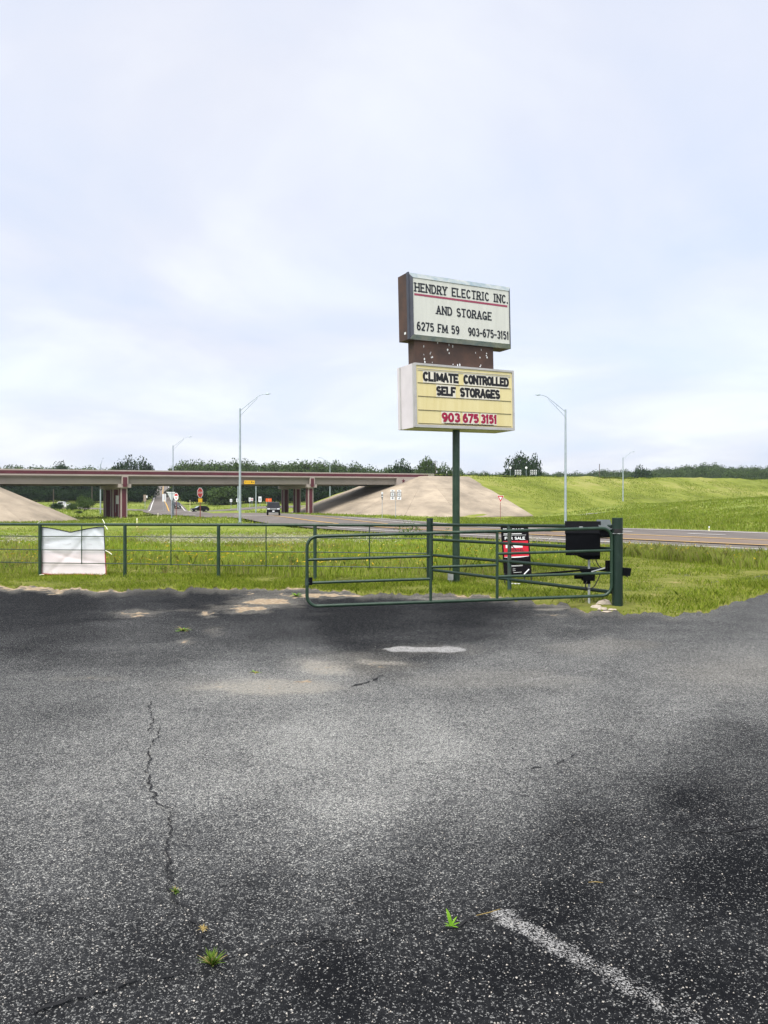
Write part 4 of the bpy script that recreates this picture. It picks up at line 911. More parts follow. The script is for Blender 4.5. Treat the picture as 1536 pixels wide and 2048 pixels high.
# small boxes on the gate post
kb = empty('post_box', GPX+Vector((-.15, .17, 1.16)), 'small grey topped black box behind the top of the gate post', 'box')
mb = MB(); kc = GPX+Vector((-.15, .19, 1.32)); mb.hexa([kc+Vector(v_) for v_ in ((-.11, -.10, -.14), (.10, -.10, -.14), (.10, .1, -.16), (-.11, .1, -.16), (-.11, -.10, -.03), (.10, -.10, -.03), (.10, .1, .12), (-.11, .1, .12))]); mb.build('housing', 'black_plastic', kb)
mb = MB(); mb.hexa([kc+Vector(v_) for v_ in ((-.12, -.112, -.028), (.11, -.112, -.028), (.11, .112, .135), (-.12, .112, .135), (-.12, -.12, -.018), (.11, -.12, -.018), (.11, .11, .15), (-.12, .11, .15))]); mb.build('sloped_top', 'dark_grey', kb)
ks = empty('post_box', GPX+Vector((.15, .03, .52)), 'small black box sticking out right of the gate post at knee height', 'box')
kc = GPX+Vector((.145, .0, .60)); MB().hexa([kc+Vector(v_) for v_ in ((-.065, -.05, -.065), (.055, -.05, -.07), (.055, .05, -.07), (-.065, .05, -.065), (-.065, -.05, .07), (.075, -.05, .06), (.075, .05, .06), (-.065, .05, .07))]).build('housing', 'black_plastic', ks)
MB().tube([kc+Vector((-.02, -.04, -.066)), kc+Vector((.02, -.04, -.085))], .008, 6).build('cable_stub', 'black_rubber', ks)
# concrete rubble at the gate post
def rock(name, c, size, seed, mat, **k):
    g = random.Random(seed); mb = MB(); pts = []; nr, ns = 4, 8
    for i in range(nr+1):
        for j in range(ns):
            a = 2*pi*j/ns; ph = pi*i/nr; rr = sin(ph)*(1+g.uniform(-.25, .2)); pts.append((c.x+cos(a)*rr*size[0], c.y+sin(a)*rr*size[1], c.z+cos(ph)*size[2]*(1+g.uniform(-.2, .2))))
    fs = [(i*ns+j, i*ns+(j+1) % ns, (i+1)*ns+(j+1) % ns, (i+1)*ns+j) for i in range(nr) for j in range(ns)]
    mb.add(pts, fs); return mb.build(name, mat, **k)
for lb, px_, py_, sx_, sy_, sz_, sd_ in (('large pale concrete chunk at the foot of the gate post', 1209, 1212, .14, .11, .09, 1), ('flat pale concrete chunk left of the large one by gate post', 1192, 1218, .10, .08, .05, 2),
      ('small pale concrete chunk in front of the large one by gate post', 1206, 1221, .08, .06, .035, 3), ('pale concrete crumb lying nearest the gate post foot', 1224, 1222, .07, .05, .022, 4), ('thin pale concrete flake on the asphalt edge by gate post', 1215, 1226, .09, .04, .015, 5)):
    c = G(px_, py_); c.z = .02; rock('concrete_chunk', c, (sx_, sy_, sz_), sd_, 'rubble', label=lb, cat='concrete chunk', group='concrete rubble at the gate post')

# ------------------------------------------------------------------ banner on the fence
bn = empty('banner', (-7.55, fence_Y(-7.55), .05), 'white faded vinyl banner with red hem tied to the fence', 'banner')
def bpt(u, v):    # u 0..1 left-right, v 0..1 bottom-top
    x0, x1 = 82+1.5*(1-v), 208+4.5*(1-v); px_ = x0+(x1-x0)*u
    top = 1054+(u*(1-u))**1*0+10.5*max(0, 1-abs(u-.47)/.47)**1.3-.0; bot = 1147.5+3.5*u+1.0*sin(u*7)
    py_ = bot+(top-bot)*v; X = (px_-CX)/F; Y = (17.47+.189*1.04)/(1+.189*X)
    fold = 1.15*(.016*sin(u*9+v*4)*(1-v)*.7+.020*math.exp(-((u+v*.55-1.42)/.05)**2)+.014*math.exp(-((v-u*.5-.62)/.06)**2)+.012*math.exp(-((u*.35+v-.55)/.05)**2)+.014*math.exp(-((u-.75*v-.1)/.05)**2)-.012*math.exp(-((u+v*.5-1.3)/.04)**2))
    d = Y+.06+fold; return Vector((X*d, d, HC-(py_-CY)*d/F))
nu, nv = 44, 36; mb = MB(); mb.add([bpt(i/nu, j/nv) for j in range(nv+1) for i in range(nu+1)], [(j*(nu+1)+i, j*(nu+1)+i+1, (j+1)*(nu+1)+i+1, (j+1)*(nu+1)+i) for j in range(nv) for i in range(nu)])
sheet = mb.build('vinyl_sheet', 'banner_vinyl', bn, smooth='full')
sm = sheet.modifiers.new('thickness', 'SOLIDIFY'); sm.thickness = .002
for u0, v0, u1, v1, mt in ((0, 0, 1, 0, 'banner_red'), (1, 0, 1, .46, 'banner_red'), (0, 0, 0, .40, 'banner_red'), (1, .46, 1, 1, 'sign_black'), (0, 1, 1, 1, 'sign_black')):
    pts = [bpt(u0+(u1-u0)*k/24, v0+(v1-v0)*k/24)+Vector((0, -.006, 0)) for k in range(25)]; MB().tube(pts, .012 if mt == 'banner_red' else .010, 6).build('hem', mt, bn)
# ghost of the printed lettering showing through the sheet
mb = MB()
def gq(u0, v0, u1, v1):
    n = 8
    for k in range(n):
        a, b_ = k/n, (k+1)/n; o_ = Vector((0, -.004, 0)); f_ = lambda t, s: bpt(u0+(u1-u0)*t, v0+s+(v1-v0)*t)+o_
        mb.quad(f_(a, 0), f_(b_, 0), f_(b_, .025), f_(a, .025))
for q in ((.06, .73, .13, .73), (.06, .67, .13, .67), (.06, .61, .13, .61), (.15, .72, .17, .60), (.26, .75, .30, .70), (.33, .70, .39, .68), (.40, .68, .47, .72), (.72, .66, .80, .64)): gq(*q)
mb.build('ghost_print', 'banner_ghost', sheet, kind='stuff')
for (ax_, ay_), (bx2, by2) in (((75, 1047), (81, 1043)), ((205, 1039), (209, 1047)), ((209, 1051), (215, 1059)), ((211, 1101), (224, 1109)), ((79, 1150), (88, 1149)), ((85, 1152), (90, 1157))):
    MB().tube([P(ax_, ay_, 19.12-(.5 if ax_ > 150 else 0)), P((ax_+bx2)/2+.5, (ay_+by2)/2-.6, 19.05-(.5 if ax_ > 150 else 0)), P(bx2, by2, 19.0-(.5 if ax_ > 150 else 0))], .008, 5).build('zip_tie', 'zip_tie', bn)

# ------------------------------------------------------------------ lettering: stroke glyphs
def arc(cx, cy, rx, ry, a0, a1, n=9): return [(cx+rx*cos(radians(a0+(a1-a0)*i/n)), cy+ry*sin(radians(a0+(a1-a0)*i/n))) for i in range(n+1)]
GL = {
 'A': (1.0, [[(0, 0), (.5, 1), (1, 0)], [(.19, .33), (.81, .33)]], [(0, 0), (1, 0)]),
 'B': (.9, [[(0, 0), (0, 1)], [(0, 1)]+arc(.5, .76, .4, .24, 90, -90)+[(0, .52)], [(0, .52)]+arc(.5, .26, .5, .26, 90, -90)+[(0, 0)]], []),
 'C': (.95, [arc(.5, .5, .5, .5, 42, 318, 16)], []),
 'D': (.95, [[(0, 0), (0, 1)], [(0, 1)]+arc(.45, .5, .55, .5, 90, -90, 12)+[(0, 0)]], []),
 'E': (.85, [[(1, 1), (0, 1), (0, 0), (1, 0)], [(0, .5), (.72, .5)]], []),
 'F': (.82, [[(1, 1), (0, 1), (0, 0)], [(0, .5), (.7, .5)]], [(0, 0)]),
 'G': (1.0, [arc(.5, .5, .5, .5, 42, 345, 16), [(.98, .40), (.58, .40)], [(.98, .40), (.98, .06)]], []),
 'H': (1.0, [[(0, 0), (0, 1)], [(1, 0), (1, 1)], [(0, .5), (1, .5)]], [(0, 0), (0, 1), (1, 0), (1, 1)]),
 'I': (.36, [[(.5, 0), (.5, 1)]], [(.5, 0), (.5, 1)]),
 'L': (.8, [[(0, 1), (0, 0), (1, 0)]], [(0, 1)]),
 'M': (1.25, [[(0, 0), (0, 1), (.5, .15), (1, 1), (1, 0)]], [(0, 0), (1, 0)]),
 'N': (1.0, [[(0, 0), (0, 1), (1, 0), (1, 1)]], [(0, 0), (1, 1)]),
 'O': (1.0, [arc(.5, .5, .5, .5, 0, 360, 20)], []),
 'R': (.95, [[(0, 0), (0, 1)], [(0, 1)]+arc(.48, .74, .45, .26, 90, -90)+[(0, .48)], [(.45, .48), (1, 0)]], [(0, 0), (1, 0)]),
 'S': (.88, [arc(.5, .745, .46, .255, 35, 270, 10)+arc(.5, .255, .5, .255, 90, -145, 10)], []),
 'T': (.9, [[(0, 1), (1, 1)], [(.5, 1), (.5, 0)]], [(.5, 0)]),
 'U': (.95, [[(0, 1), (0, .4)]+arc(.5, .4, .5, .4, 180, 360, 10)+[(1, 1)]], [(0, 1), (1, 1)]),
 'Y': (.95, [[(0, 1), (.5, .45), (1, 1)], [(.5, .45), (.5, 0)]], [(0, 1), (1, 1), (.5, 0)]),
 '0': (.78, [arc(.5, .5, .5, .5, 0, 360, 20)], []),
 '1': (.3, [[(.0, .82), (.6, 1), (.6, 0)]], []),
 '2': (.78, [arc(.5, .7, .48, .3, 165, -25, 9)+[(.0, 0), (1, 0)]], []),
 '3': (.78, [arc(.48, .75, .44, .25, 150, -80, 9), arc(.48, .26, .5, .26, 85, -150, 10)], []),
 '5': (.78, [[(.92, 1), (.12, 1), (.06, .52)]+arc(.48, .32, .5, .32, 115, -145, 11)], []),
 '6': (.78, [arc(.5, .3, .48, .3, 0, 360, 16), [(.02, .34)]+arc(.6, .45, .58, .55, 180, 75, 8)], []),
 '7': (.78, [[(0, 1), (1, 1), (.35, 0)]], []),
 '9': (.78, [arc(.5, .7, .48, .3, 0, 360, 16), [(.98, .66)]+arc(.4, .55, .58, .55, 0, -105, 8)], []),
 '-': (.5, [[(0, .42), (1, .42)]], []), '.': (.1, [[(.3, .0), (.3, .05)]], []),
}
def glyph(mb, ch, O, ux, uy, un, w, h, th, slab, mi=0, lift=0.0):
    """one letter drawn as flat strokes in the plane (ux, uy); each stroke a hair above the last"""
    _, st, ser = GL[ch]; k = 0
    def pt(x, y, l): return O+ux*(x*w)+uy*(th/2+y*(h-th))+un*(lift+l)
    for s in st:
        for (x0, y0), (x1, y1) in zip(s[:-1], s[1:]):
            a = pt(x0, y0, k*.00025); b_ = pt(x1, y1, k*.00025); d = (b_-a)
            if d.length < 1e-6: continue
            d.normalize(); nrm = un.cross(d); e_ = th*.32 if len(s) > 4 else th*.5; a = a-d*e_*(1 if len(s) <= 4 else .6); b_ = b_+d*e_*(1 if len(s) <= 4 else .6)
            mb.quad(a-nrm*th/2, b_-nrm*th/2, b_+nrm*th/2, a+nrm*th/2, mi); k += 1
    if slab:
        for (x, y) in ser:
            c = pt(x, y, k*.00025); L_ = th*1.12; t2 = th*.34
            mb.quad(c-ux*L_-uy*t2, c+ux*L_-uy*t2, c+ux*L_+uy*t2, c-ux*L_+uy*t2, mi); k += 1
def text(parent, txt, O, ux, uy, un, x0, x1, y0, h, th, mats, slab=False, gap=.24, space=.62, tile=False, name='letter', lift=.004):
    """fit txt between x0 and x1 (metres in the face), baseline y0, cap height h; every letter its own part"""
    unit = [(GL[c][0] if c != ' ' else space) for c in txt]
    tot = sum(unit)+gap*(len(txt)-1); s = (x1-x0)/tot; x = x0
    for c, u in zip(txt, unit):
        if c != ' ':
            mb = MB()
            if tile:
                p = O+ux*(x-gap*s*.48)+uy*(y0-h*.13); W_ = (u+gap*.96)*s; H_ = h*1.26; z0, z1 = un*.002, un*lift
                mb.hexa([p+z0, p+ux*W_+z0, p+ux*W_+uy*H_+z0, p+uy*H_+z0, p+z1, p+ux*W_+z1, p+ux*W_+uy*H_+z1, p+uy*H_+z1], 1)
            glyph(mb, c, O+ux*x+uy*y0, ux, uy, un, u*s, h, th, slab, 0, lift+.0012)
            mb.build(name, mats, parent)
        x += (u+gap)*s

# ------------------------------------------------------------------ pylon sign
pb = Vector((1.62, 17.30, 0)); sign = empty('pylon_sign', pb, 'tall two cabinet business sign on a single dark green pole', 'sign')
MB().tube([pb+Vector((0, 0, -.4)), pb+Vector((0, 0, 3.7))], .083, 24).build('pole', 'green_paint', sign, smooth=True)
def cab_axes(yaw, roll):
    c, s = cos(yaw), sin(yaw)
    return Vector((c*cos(roll), s*cos(roll), sin(roll))), Vector((-c*sin(roll), -s*sin(roll), cos(roll))), Vector((-s, c, 0))
def face_box(mb, O, ux, uy, un, x0, x1, y0, y1, z0, z1, mi=0):     # un points out of the face; z along un
    pts = [O+ux*x+uy*y+un*z for y in (y0, y1) for x, z in ((x0, z1), (x1, z1), (x1, z0), (x0, z0))]
    mb.hexa(pts, mi)
# upper cabinet
ux, uy, bk = cab_axes(.505, .024); un = -bk; O = Vector((.573, 16.5, 5.327)); W_, H_, D_ = 2.76, 1.427, .493
mb = MB(); face_box(mb, O, ux, uy, un, .0, W_, 0, H_, -D_, -.09); up_cab = mb.build('upper_cabinet', 'cabinet_brown', sign)
mb = MB(); face_box(mb, O, ux, uy, un, -.006, .02, -.004, H_+.004, -.13, -.045); mb.build('edge_strip', 'cabinet_edge', up_cab)
def trim(parent, O, ux, uy, un, W_, H_, l, r, b_, t, zo, zi, mat, matv=None):
    q = lambda x, y, z: O+ux*x+uy*y+un*z
    for nm, a, b2, c, d, mt in (('bottom_trim', (0, 0), (W_, 0), (W_-r, b_), (l, b_), mat), ('top_trim', (0, H_), (l, H_-t), (W_-r, H_-t), (W_, H_), mat),
                      ('side_trim', (0, 0), (l, b_), (l, H_-t), (0, H_), matv or mat), ('side_trim', (W_, 0), (W_, H_), (W_-r, H_-t), (W_-r, b_), matv or mat)):
        mb = MB(); pts = [a, b2, c, d]
        out = [q(x, y, (zo if (x in (0, W_) and y in (0, H_)) else zi)) for x, y in pts]; bac = [q(x, y, -.1) for x, y in pts]
        mb.add(out+bac, [(0, 1, 2, 3), (7, 6, 5, 4)]+[(i, i+4, (i+1) % 4+4, (i+1) % 4) for i in range(4)]); mb.build(nm, mt, parent)
trim(up_cab, O, ux, uy, un, W_, H_, .085, .085, .09, .115, -.075, .0, 'trim_teal', 'cabinet_edge')
mb = MB(); l, r, b_, t = .087, .087, .092, .117; face_box(mb, O, ux, uy, un, l, W_-r, b_, H_-t, -.05, -.012); face = mb.build('face_panel', 'face_cream', up_cab)
fw, fh = W_-l-r, H_-b_-t; FO = O+ux*l+uy*b_+un*(-.012)
def tx(txt, a, b2, y, h, th, **k): text(up_cab, txt, FO, ux, uy, un, a*fw, b2*fw, y*fh, h*fh, th, ['ink_navy'], slab=True, lift=.002, **k)
tx('HENDRY ELECTRIC INC.', .022, .985, .755, .165, .034, gap=.50, space=.55)
tx('AND STORAGE', .232, .80, .40, .160, .034, gap=.50, space=.5)
tx('6275 FM 59', .035, .452, .075, .158, .033, gap=.48, space=.45)
tx('903-675-3151', .555, .985, .075, .158, .033, gap=.48)
mb = MB(); face_box(mb, FO, ux, uy, un, .012*fw, .982*fw, .69*fh, .727*fh, .0, .003); mb.build('rose_stripe', 'stripe_rose', up_cab)
mb = MB(); q = O+uy*.12-un*.26; mb.add([q+ux*-.004, q+ux*-.004+un*.07, q+ux*-.004+un*.07+uy*.05, q+ux*-.004+uy*.05], [(0, 1, 2, 3)]); mb.build('data_plate', 'sign_white', up_cab)
# connector panel between the cabinets with flaking paint
mb = MB(); CO = O+ux*.16-un*.12; face_box(mb, CO, ux, uy, un, 0, 2.12, -.56, .03, -.26, 0); conn = mb.build('connector_panel', 'cabinet_brown', sign)
g2 = random.Random(8); mb = MB()
spots = [(.24, -.12), (.25, -.10), (.235, -.30), (.25, -.40), (.27, -.43), (.4, -.27), (.42, -.24), (.44, -.30), (.43, -.35), (.46, -.34), (.84, -.12), (.86, -.15), (.9, -.22), (.98, -.32), (1.0, -.06), (1.62, -.16), (1.72, -.18), (1.74, -.26), (1.78, -.08), (1.9, -.12), (1.93, -.15), (1.92, -.2), (1.89, -.3), (1.94, -.24), (1.0, -.46), (1.06, -.47), (1.12, -.47), (1.18, -.46), (1.45, -.46), (1.74, -.46), (1.76, -.43), (1.5, -.47), (.26, -.46), (.45, -.46), (.72, -.02), (.6, -.015), (.9, -.03), (.3, -.22)]
for k, (x, y) in enumerate(spots):
    if k % 3 == 1: continue
    c = CO+ux*x+uy*y+un*.003; r1, r2 = g2.uniform(.006, .02), g2.uniform(.012, .038); pts = [c+ux*(cos(a)*r1*g2.uniform(.6, 1.2))+uy*(sin(a)*r2*g2.uniform(.6, 1.2)) for a in np.linspace(0, 2*pi, 8)[:-1]]
    mb.add(pts, [tuple(range(7))])
mb.build('paint_flakes', 'sign_white', conn, kind='stuff')
# lower cabinet: changeable letter board
ux, uy, bk = cab_axes(.50, .022); un = -bk; O = Vector((.672, 16.42, 3.412)); W_, H_, D_ = 2.655, 1.372, .74
mb = MB(); face_box(mb, O, ux, uy, un, .0, W_, 0, H_, -D_, -.02); lo_cab = mb.build('lower_cabinet', 'cabinet_white', sign)
for z in (-.60, -.04): mb = MB(); face_box(mb, O, ux, uy, un, -.012, -.001, .01, H_-.01, z-.03, z+.02); mb.build('corner_strip', 'trim_grey', lo_cab)
trim(lo_cab, O, ux, uy, un, W_, H_, .038, .05, .06, .045, .012, .012, 'trim_grey')
mb = MB(); l, r, b_, t = .04, .052, .062, .047; face_box(mb, O, ux, uy, un, l, W_-r, b_, H_-t, -.018, -.006); mb.build('face_panel', 'face_yellow', lo_cab)
fw, fh = W_-l-r, H_-b_-t; FO = O+ux*l+uy*b_+un*(-.006)
for y in (.945, .918, .705, .478, .245, .018):
    mb = MB(); face_box(mb, FO, ux, uy, un, .015*fw, .985*fw, y*fh-.006, y*fh+.006, .0, .008); mb.build('letter_rail', 'dirt_line' if y < .9 else 'trim_grey', lo_cab)
def tl(txt, a, b2, y, h, th, m, **k): text(lo_cab, txt, FO, ux, uy, un, a*fw, b2*fw, y*fh, h*fh, th, [m, 'letter_tile'], tile=True, **k)
tl('CLIMATE', .075, .415, .735, .166, .055, 'ink_black', gap=.42); tl('CONTROLLED', .485, .955, .735, .166, .055, 'ink_black', gap=.40)
tl('SELF', .205, .385, .505, .166, .055, 'ink_black', gap=.42); tl('STORAGES', .445, .855, .505, .166, .055, 'ink_black', gap=.42)
tl('903', .255, .425, .055, .166, .055, 'ink_crimson', gap=.42); tl('675', .47, .62, .055, .166, .055, 'ink_crimson', gap=.42); tl('3151', .66, .815, .055, .166, .055, 'ink_crimson', gap=.5)
mb = MB(); g2 = random.Random(3)
for x in np.arange(.28, .80, .02):
    c = FO+ux*(x*fw)+uy*(.03*fh)+un*.012; pts = [c+ux*(cos(a)*.035)+uy*(sin(a)*.018*g2.uniform(.4, 1.2))+un*(g2.uniform(0, .0004)+x*.002) for a in np.linspace(0, 2*pi, 7)[:-1]]; mb.add(pts, [tuple(range(6))])
mb.build('dirt_smudge', 'dirt_line', lo_cab)
# junction box at the pole foot
jb = G(901, 1168); jbx = empty('junction_box', jb, 'small grey electrical box on two conduits at the sign pole foot', 'electrical box')
MB().box(jb+Vector((0, 0, .16)), (.12, .09, .14)).build('box', 'grey_box', jbx); MB().box(jb+Vector((0, 0, .237)), (.13, .1, .012)).build('lid', 'grey_box', jbx)
for s_ in (-.022, .022): MB().tube([jb+Vector((s_, 0, -.1)), jb+Vector((s_, 0, .09))], .012, 8).build('conduit', 'galv', jbx)

# ------------------------------------------------------------------ FOR SALE yard sign behind the wing fence
yd = 16.9; yp = lambda px_, py_, dd_=0: P(px_, py_, yd+dd_)
ys = empty('yard_sign', P(1036, 1169, yd), 'tall black and red for sale yard sign leaning behind the angled fence', 'yard sign')
TL_, TR_, BR_, BL_ = yp(1001, 1053, .12), yp(1055.5, 1052.5, -.05), yp(1062.5, 1148, -.1), yp(1008, 1152, .07)
mb = MB(); th_ = Vector((.02, .05, 0)); mb.hexa([BL_, BR_, BR_+th_, BL_+th_, TL_, TR_, TR_+th_, TL_+th_]); brd = mb.build('board', 'yard_black', ys)
def yq(u, v): return (TL_.lerp(TR_, u)).lerp(BL_.lerp(BR_, u), v)+yn*.004
yn = (BL_-TL_).cross(TR_-TL_).normalized(); yn = yn if yn.y < 0 else -yn
def yband(u0, u1, v0, v1, mat, name, l=0):
    mb = MB(); mb.quad(yq(u0, v1)+yn*l, yq(u1, v1)+yn*l, yq(u1, v0)+yn*l, yq(u0, v0)+yn*l); mb.build(name, mat, brd)
yband(.06, .97, .30, .62, 'yard_red', 'red_band'); yband(.06, .97, .62, .645, 'sign_white', 'white_swoosh', .0008)
mb = MB(); pts = [yq(.06+.91*k/12, .625+.018*math.sin(pi*k/12))+yn*.0016 for k in range(13)]; pts2 = [yq(.06+.91*k/12, .70)+yn*.0016 for k in range(13)]
for k in range(12): mb.quad(pts2[k], pts2[k+1], pts[k+1], pts[k])
mb.build('swoosh_mask', 'yard_black', brd)
yband(.14, .76, .36, .44, 'sign_white', 'logo_plate', .001)
mb = MB(); mb.add([yq(.2, .50)+yn*.002, yq(.37, .365)+yn*.002, yq(.54, .50)+yn*.002, yq(.49, .50)+yn*.002, yq(.37, .405)+yn*.002, yq(.25, .50)+yn*.002], [(0, 5, 4, 1), (1, 4, 3, 2)]); mb.build('roof_mark', 'maroon', brd)
yux, yuy = (TR_-TL_).normalized(), (TL_-BL_).normalized(); yw, yh = (TR_-TL_).length, (TL_-BL_).length
YO = BL_.copy()
def ytext(txt, a, b2, v, h, th, m, skew=0, name='lettering'):
    y0 = (1-v)*yh; O_ = BL_+(TL_-BL_)*(1-v)-yuy*0; unit = [(GL[c][0] if c != ' ' else .5) for c in txt]; gap = .34
    tot = sum(unit)+gap*(len(txt)-1); s = (b2-a)*yw/tot; x = a*yw; mb = MB()
    for c, u in zip(txt, unit):
        if c != ' ': glyph(mb, c, O_+yux*x+yn*.006, yux, yuy, yn, u*s, h*yh, th, False)
        x += (u+gap)*s
    mb.build(name, m, brd)
ytext('BRAD RUMMEL', .1, .88, .092, .05, .0105, 'sign_white'); ytext('FOR SALE', .14, .86, .268, .058, .0145, 'sign_white'); ytext('RUMMEL', .36, .80, .50, .052, .010, 'maroon')
mb = MB()
for a, b2, v0, v1 in ((.1, .76, .145, .160), (.08, .92, .178, .184), (.3, .72, .800, .808), (.34, .44, .868, .874), (.34, .44, .905, .911), (.36, .66, .942, .948), (.22, .7, .818, .822)):
    n_ = 9
    for k in range(n_):
        u0 = a+(b2-a)*k/n_; u1 = u0+(b2-a)/n_*(.62 if v1-v0 < .012 and a == .1 else .97)
        if (a, k) == (.1, 3): continue
        mb.quad(yq(u0, v1)+yn*.001, yq(u1, v1)+yn*.001, yq(u1, v0)+yn*.001, yq(u0, v0)+yn*.001)
mb.build('small_print', 'sign_white', brd, kind='stuff')
for px_, py_ in ((1010, 1170), (1049, 1163), (1063, 1172)): MB().tube([P(px_-1.0, 1146, yd+.05), P(px_, py_, yd)], .012, 6).build('leg', 'sign_black', ys)
MB().tube([P(1020, 1167, yd-.1), P(1041, 1168, yd-.05)], .012, 6).build('foot_bar', 'white_plastic', ys)
st_ = tube_obj('white_stick', [P(1048, 1149, 12.9), P(1058, 1138.5, 12.95)], .011, 'white_plastic', gop, 6)

# ------------------------------------------------------------------ street lamps
def lamp(px_, d, label, arm_dir, hscale=1.0, z=None):
    X = (px_-CX)*d/F; zb = tz1(X, d) if z is None else z
    t = empty('street_lamp', (X, d, zb), label, 'street lamp', 'tall galvanized street lamps', rz=arm_dir)
    Hh = 13.1*hscale; mb = MB(); mb.tube([(0, 0, -.3), (0, 0, Hh)], [.155, .10], 12); mb.build('pole', 'galv', t, True, world=False)
    MB().tube([(0, 0, -.1), (0, 0, .12)], .24, 12).build('base_plate', 'galv', t, world=False)
    s = hscale
    up_ = [(0, 0, Hh-.28*s), (1.0*s, 0, Hh+.55*s), (1.85*s, 0, Hh+1.22*s), (2.2*s, 0, Hh+1.46*s), (2.55*s, 0, Hh+1.60*s), (2.9*s, 0, Hh+1.66*s)]
    lo_ = [(0, 0, Hh-.88*s), (1.05*s, 0, Hh+.22*s), (1.98*s, 0, Hh+1.16*s), (1.9*s, 0, Hh+1.25*s)]
    a = MB(); a.tube(up_, .035, 8); a.tube(lo_, .03, 8); a.tube([(1.0*s, 0, Hh+.55*s), (1.02*s, 0, Hh+.19*s)], .022, 6); a.build('arm', 'galv', t, True, world=False)
    h_ = MB(); h_.tube([(2.85*s, 0, Hh+1.66*s), (3.0*s, 0, Hh+1.67*s), (3.2*s, 0, Hh+1.67*s), (3.5*s, 0, Hh+1.68*s)], [.04, .09, .10, .03], 10); h_.build('lamp_head', 'galv', t, True, world=False)
    return t
lamp(480, 88, 'tall street lamp with arm pointing right, standing left of the pylon sign', 0.0)
lamp(1131, 88, 'tall street lamp with arm pointing left, standing right of the pylon sign', pi)
lamp(346, 145, 'street lamp with arm pointing right beside the stop signs and overpass', .1)
lamp(1246, 178, 'small far street lamp on the grassy knoll at right, arm pointing right', .15, .82)
lamp(660, 205, 'far lamp behind the overpass whose arm shows above the railing near the right pier', pi*1.1, .93)
lamp(512, 190, 'far street lamp behind the overpass just right of the yellow clearance sign', pi*.5, .7)
lamp(476, 215, 'far street lamp behind the overpass just left of the nearest lamp pole', pi*.5, .75)
lamp(201, 165, 'street lamp pole behind the overpass between left slope and pier', pi*.55, .82)
def up_pole(px_, d, top, label, arms=False, name='utility_pole', r=.13, base_z=None):
    X = (px_-CX)*d/F; zb = tz1(X, d) if base_z is None else base_z; zt = HC-(top-CY)*d/F
    t = empty(name, (X, d, zb), label, 'utility pole'); MB().tube([(0, 0, -.3), (0, 0, zt-zb)], [r*1.2, r], 8).build('pole', 'pole_wood', t, world=False)
    if arms: MB().box((0, 0, zt-zb-.5), (2.0, .1, .12)).build('crossarm', 'pole_wood', t, world=False)
    return t
up_pole(1199, 300, 928, 'dark utility pole standing alone on the skyline above the embankment')
up_pole(184, 262, 968, 'wooden utility pole in front of the wood, left of the pier', True)
up_pole(217, 258, 969, 'leaning grey utility pole behind the white sign panels', True)
up_pole(107, 255, 978, 'short utility pole near the left concrete slope')
t = up_pole(871, 235, 921, 'slim pole carrying four dark lamps beside the bright tree', r=.08)
zt_ = HC-(921-CY)*235/F-t.location.z; MB().box((0, 0, zt_-.1), (1.0, .08, .08)).build('crossbar', 'galv', t, world=False)
for x, z in ((-.45, -.25), (.45, -.25), (-.45, -.75), (.45, -.75)): MB().box((x, 0, zt_+z), (.22, .18, .26)).build('flood_light', 'black_plastic', t, world=False)

# ------------------------------------------------------------------ road signs
def post_to(t, px_, y_top, d, mat='galv', r=.04, name='post'):
    zt = HC-(y_top-CY)*d/F; MB().tube([t.location+Vector((0, 0, -.3)), Vector((t.location.x, t.location.y, zt))], r, 8).build(name, mat, t)
def sgn(name, px_, d, label, group=None, cat='road sign'):
    X = (px_-CX)*d/F; return empty(name, (X, d, tz1(X, d)), label, cat, group)
def plate(parent, pts, d, mat, name='sign_plate', off=.0, th=.03, yaw=0.0):
    mb = MB(); c = sum(p[0] for p in pts)/len(pts)
    P_ = []
    for x, y in pts:
        q = P(x, y, d); dxx = (x-c)*d/F; P_.append(Vector((q.x, d-off+dxx*math.tan(yaw), q.z)))
    mb.prism(P_, Vector((0, th, 0))); return mb.build(name, mat, parent)
def octa(px_, py_, rx, ry): return [(px_+rx*cos(radians(22.5+45*k))*1.08, py_+ry*sin(radians(22.5+45*k))*1.08) for k in range(8)]
rect = lambda x0, y0, x1, y1: [(x0, y1), (x1, y1), (x1, y0), (x0, y0)]
# stop sign, seen at an angle, with yellow plaque
t = sgn('stop_sign', 400.5, 96, 'red stop sign with yellow plaque below it on a red post'); post_to(t, 400.5, 977, 96, 'rust_post', .05)
b1 = plate(t, octa(400.5, 985.5, 4.2, 10), 96, 'sign_white', off=.06, th=.02, yaw=1.0); plate(t, octa(400.5, 985.5, 3.6, 9.0), 96, 'sign_red', 'red_face', .075, .012, 1.0)
mb = MB()
for k, cx_ in enumerate((398.3, 399.8, 401.3, 402.8)):
    for x0, y0, x1, y1 in (((-.5, -1.9, .5, -1.3), (-.5, -.3, .5, .3), (-.5, 1.3, .5, 1.9), (-.5, -1.6, -.2, 0), (.2, 0, .5, 1.6)), ((-.6, -1.9, .6, -1.3), (-.2, -1.6, .2, 1.9)), ((-.6, -1.9, -.3, 1.9), (.3, -1.9, .6, 1.9), (-.4, -1.9, .4, -1.3), (-.4, 1.3, .4, 1.9)), ((-.6, -1.9, -.3, 1.9), (-.4, -1.9, .5, -1.3), (.3, -1.6, .6, .1), (-.4, -.2, .5, .3)))[k]:
        P_ = []
        for x, y in ((cx_+x0, 985.5+y1), (cx_+x1, 985.5+y1), (cx_+x1, 985.5+y0), (cx_+x0, 985.5+y0)): q_ = P(x, y, 96); P_.append(Vector((q_.x, 96-.082+(x-400.5)*96/F*math.tan(1.0), q_.z)))
        mb.quad(*P_)
mb.build('stop_lettering', 'sign_white', t)
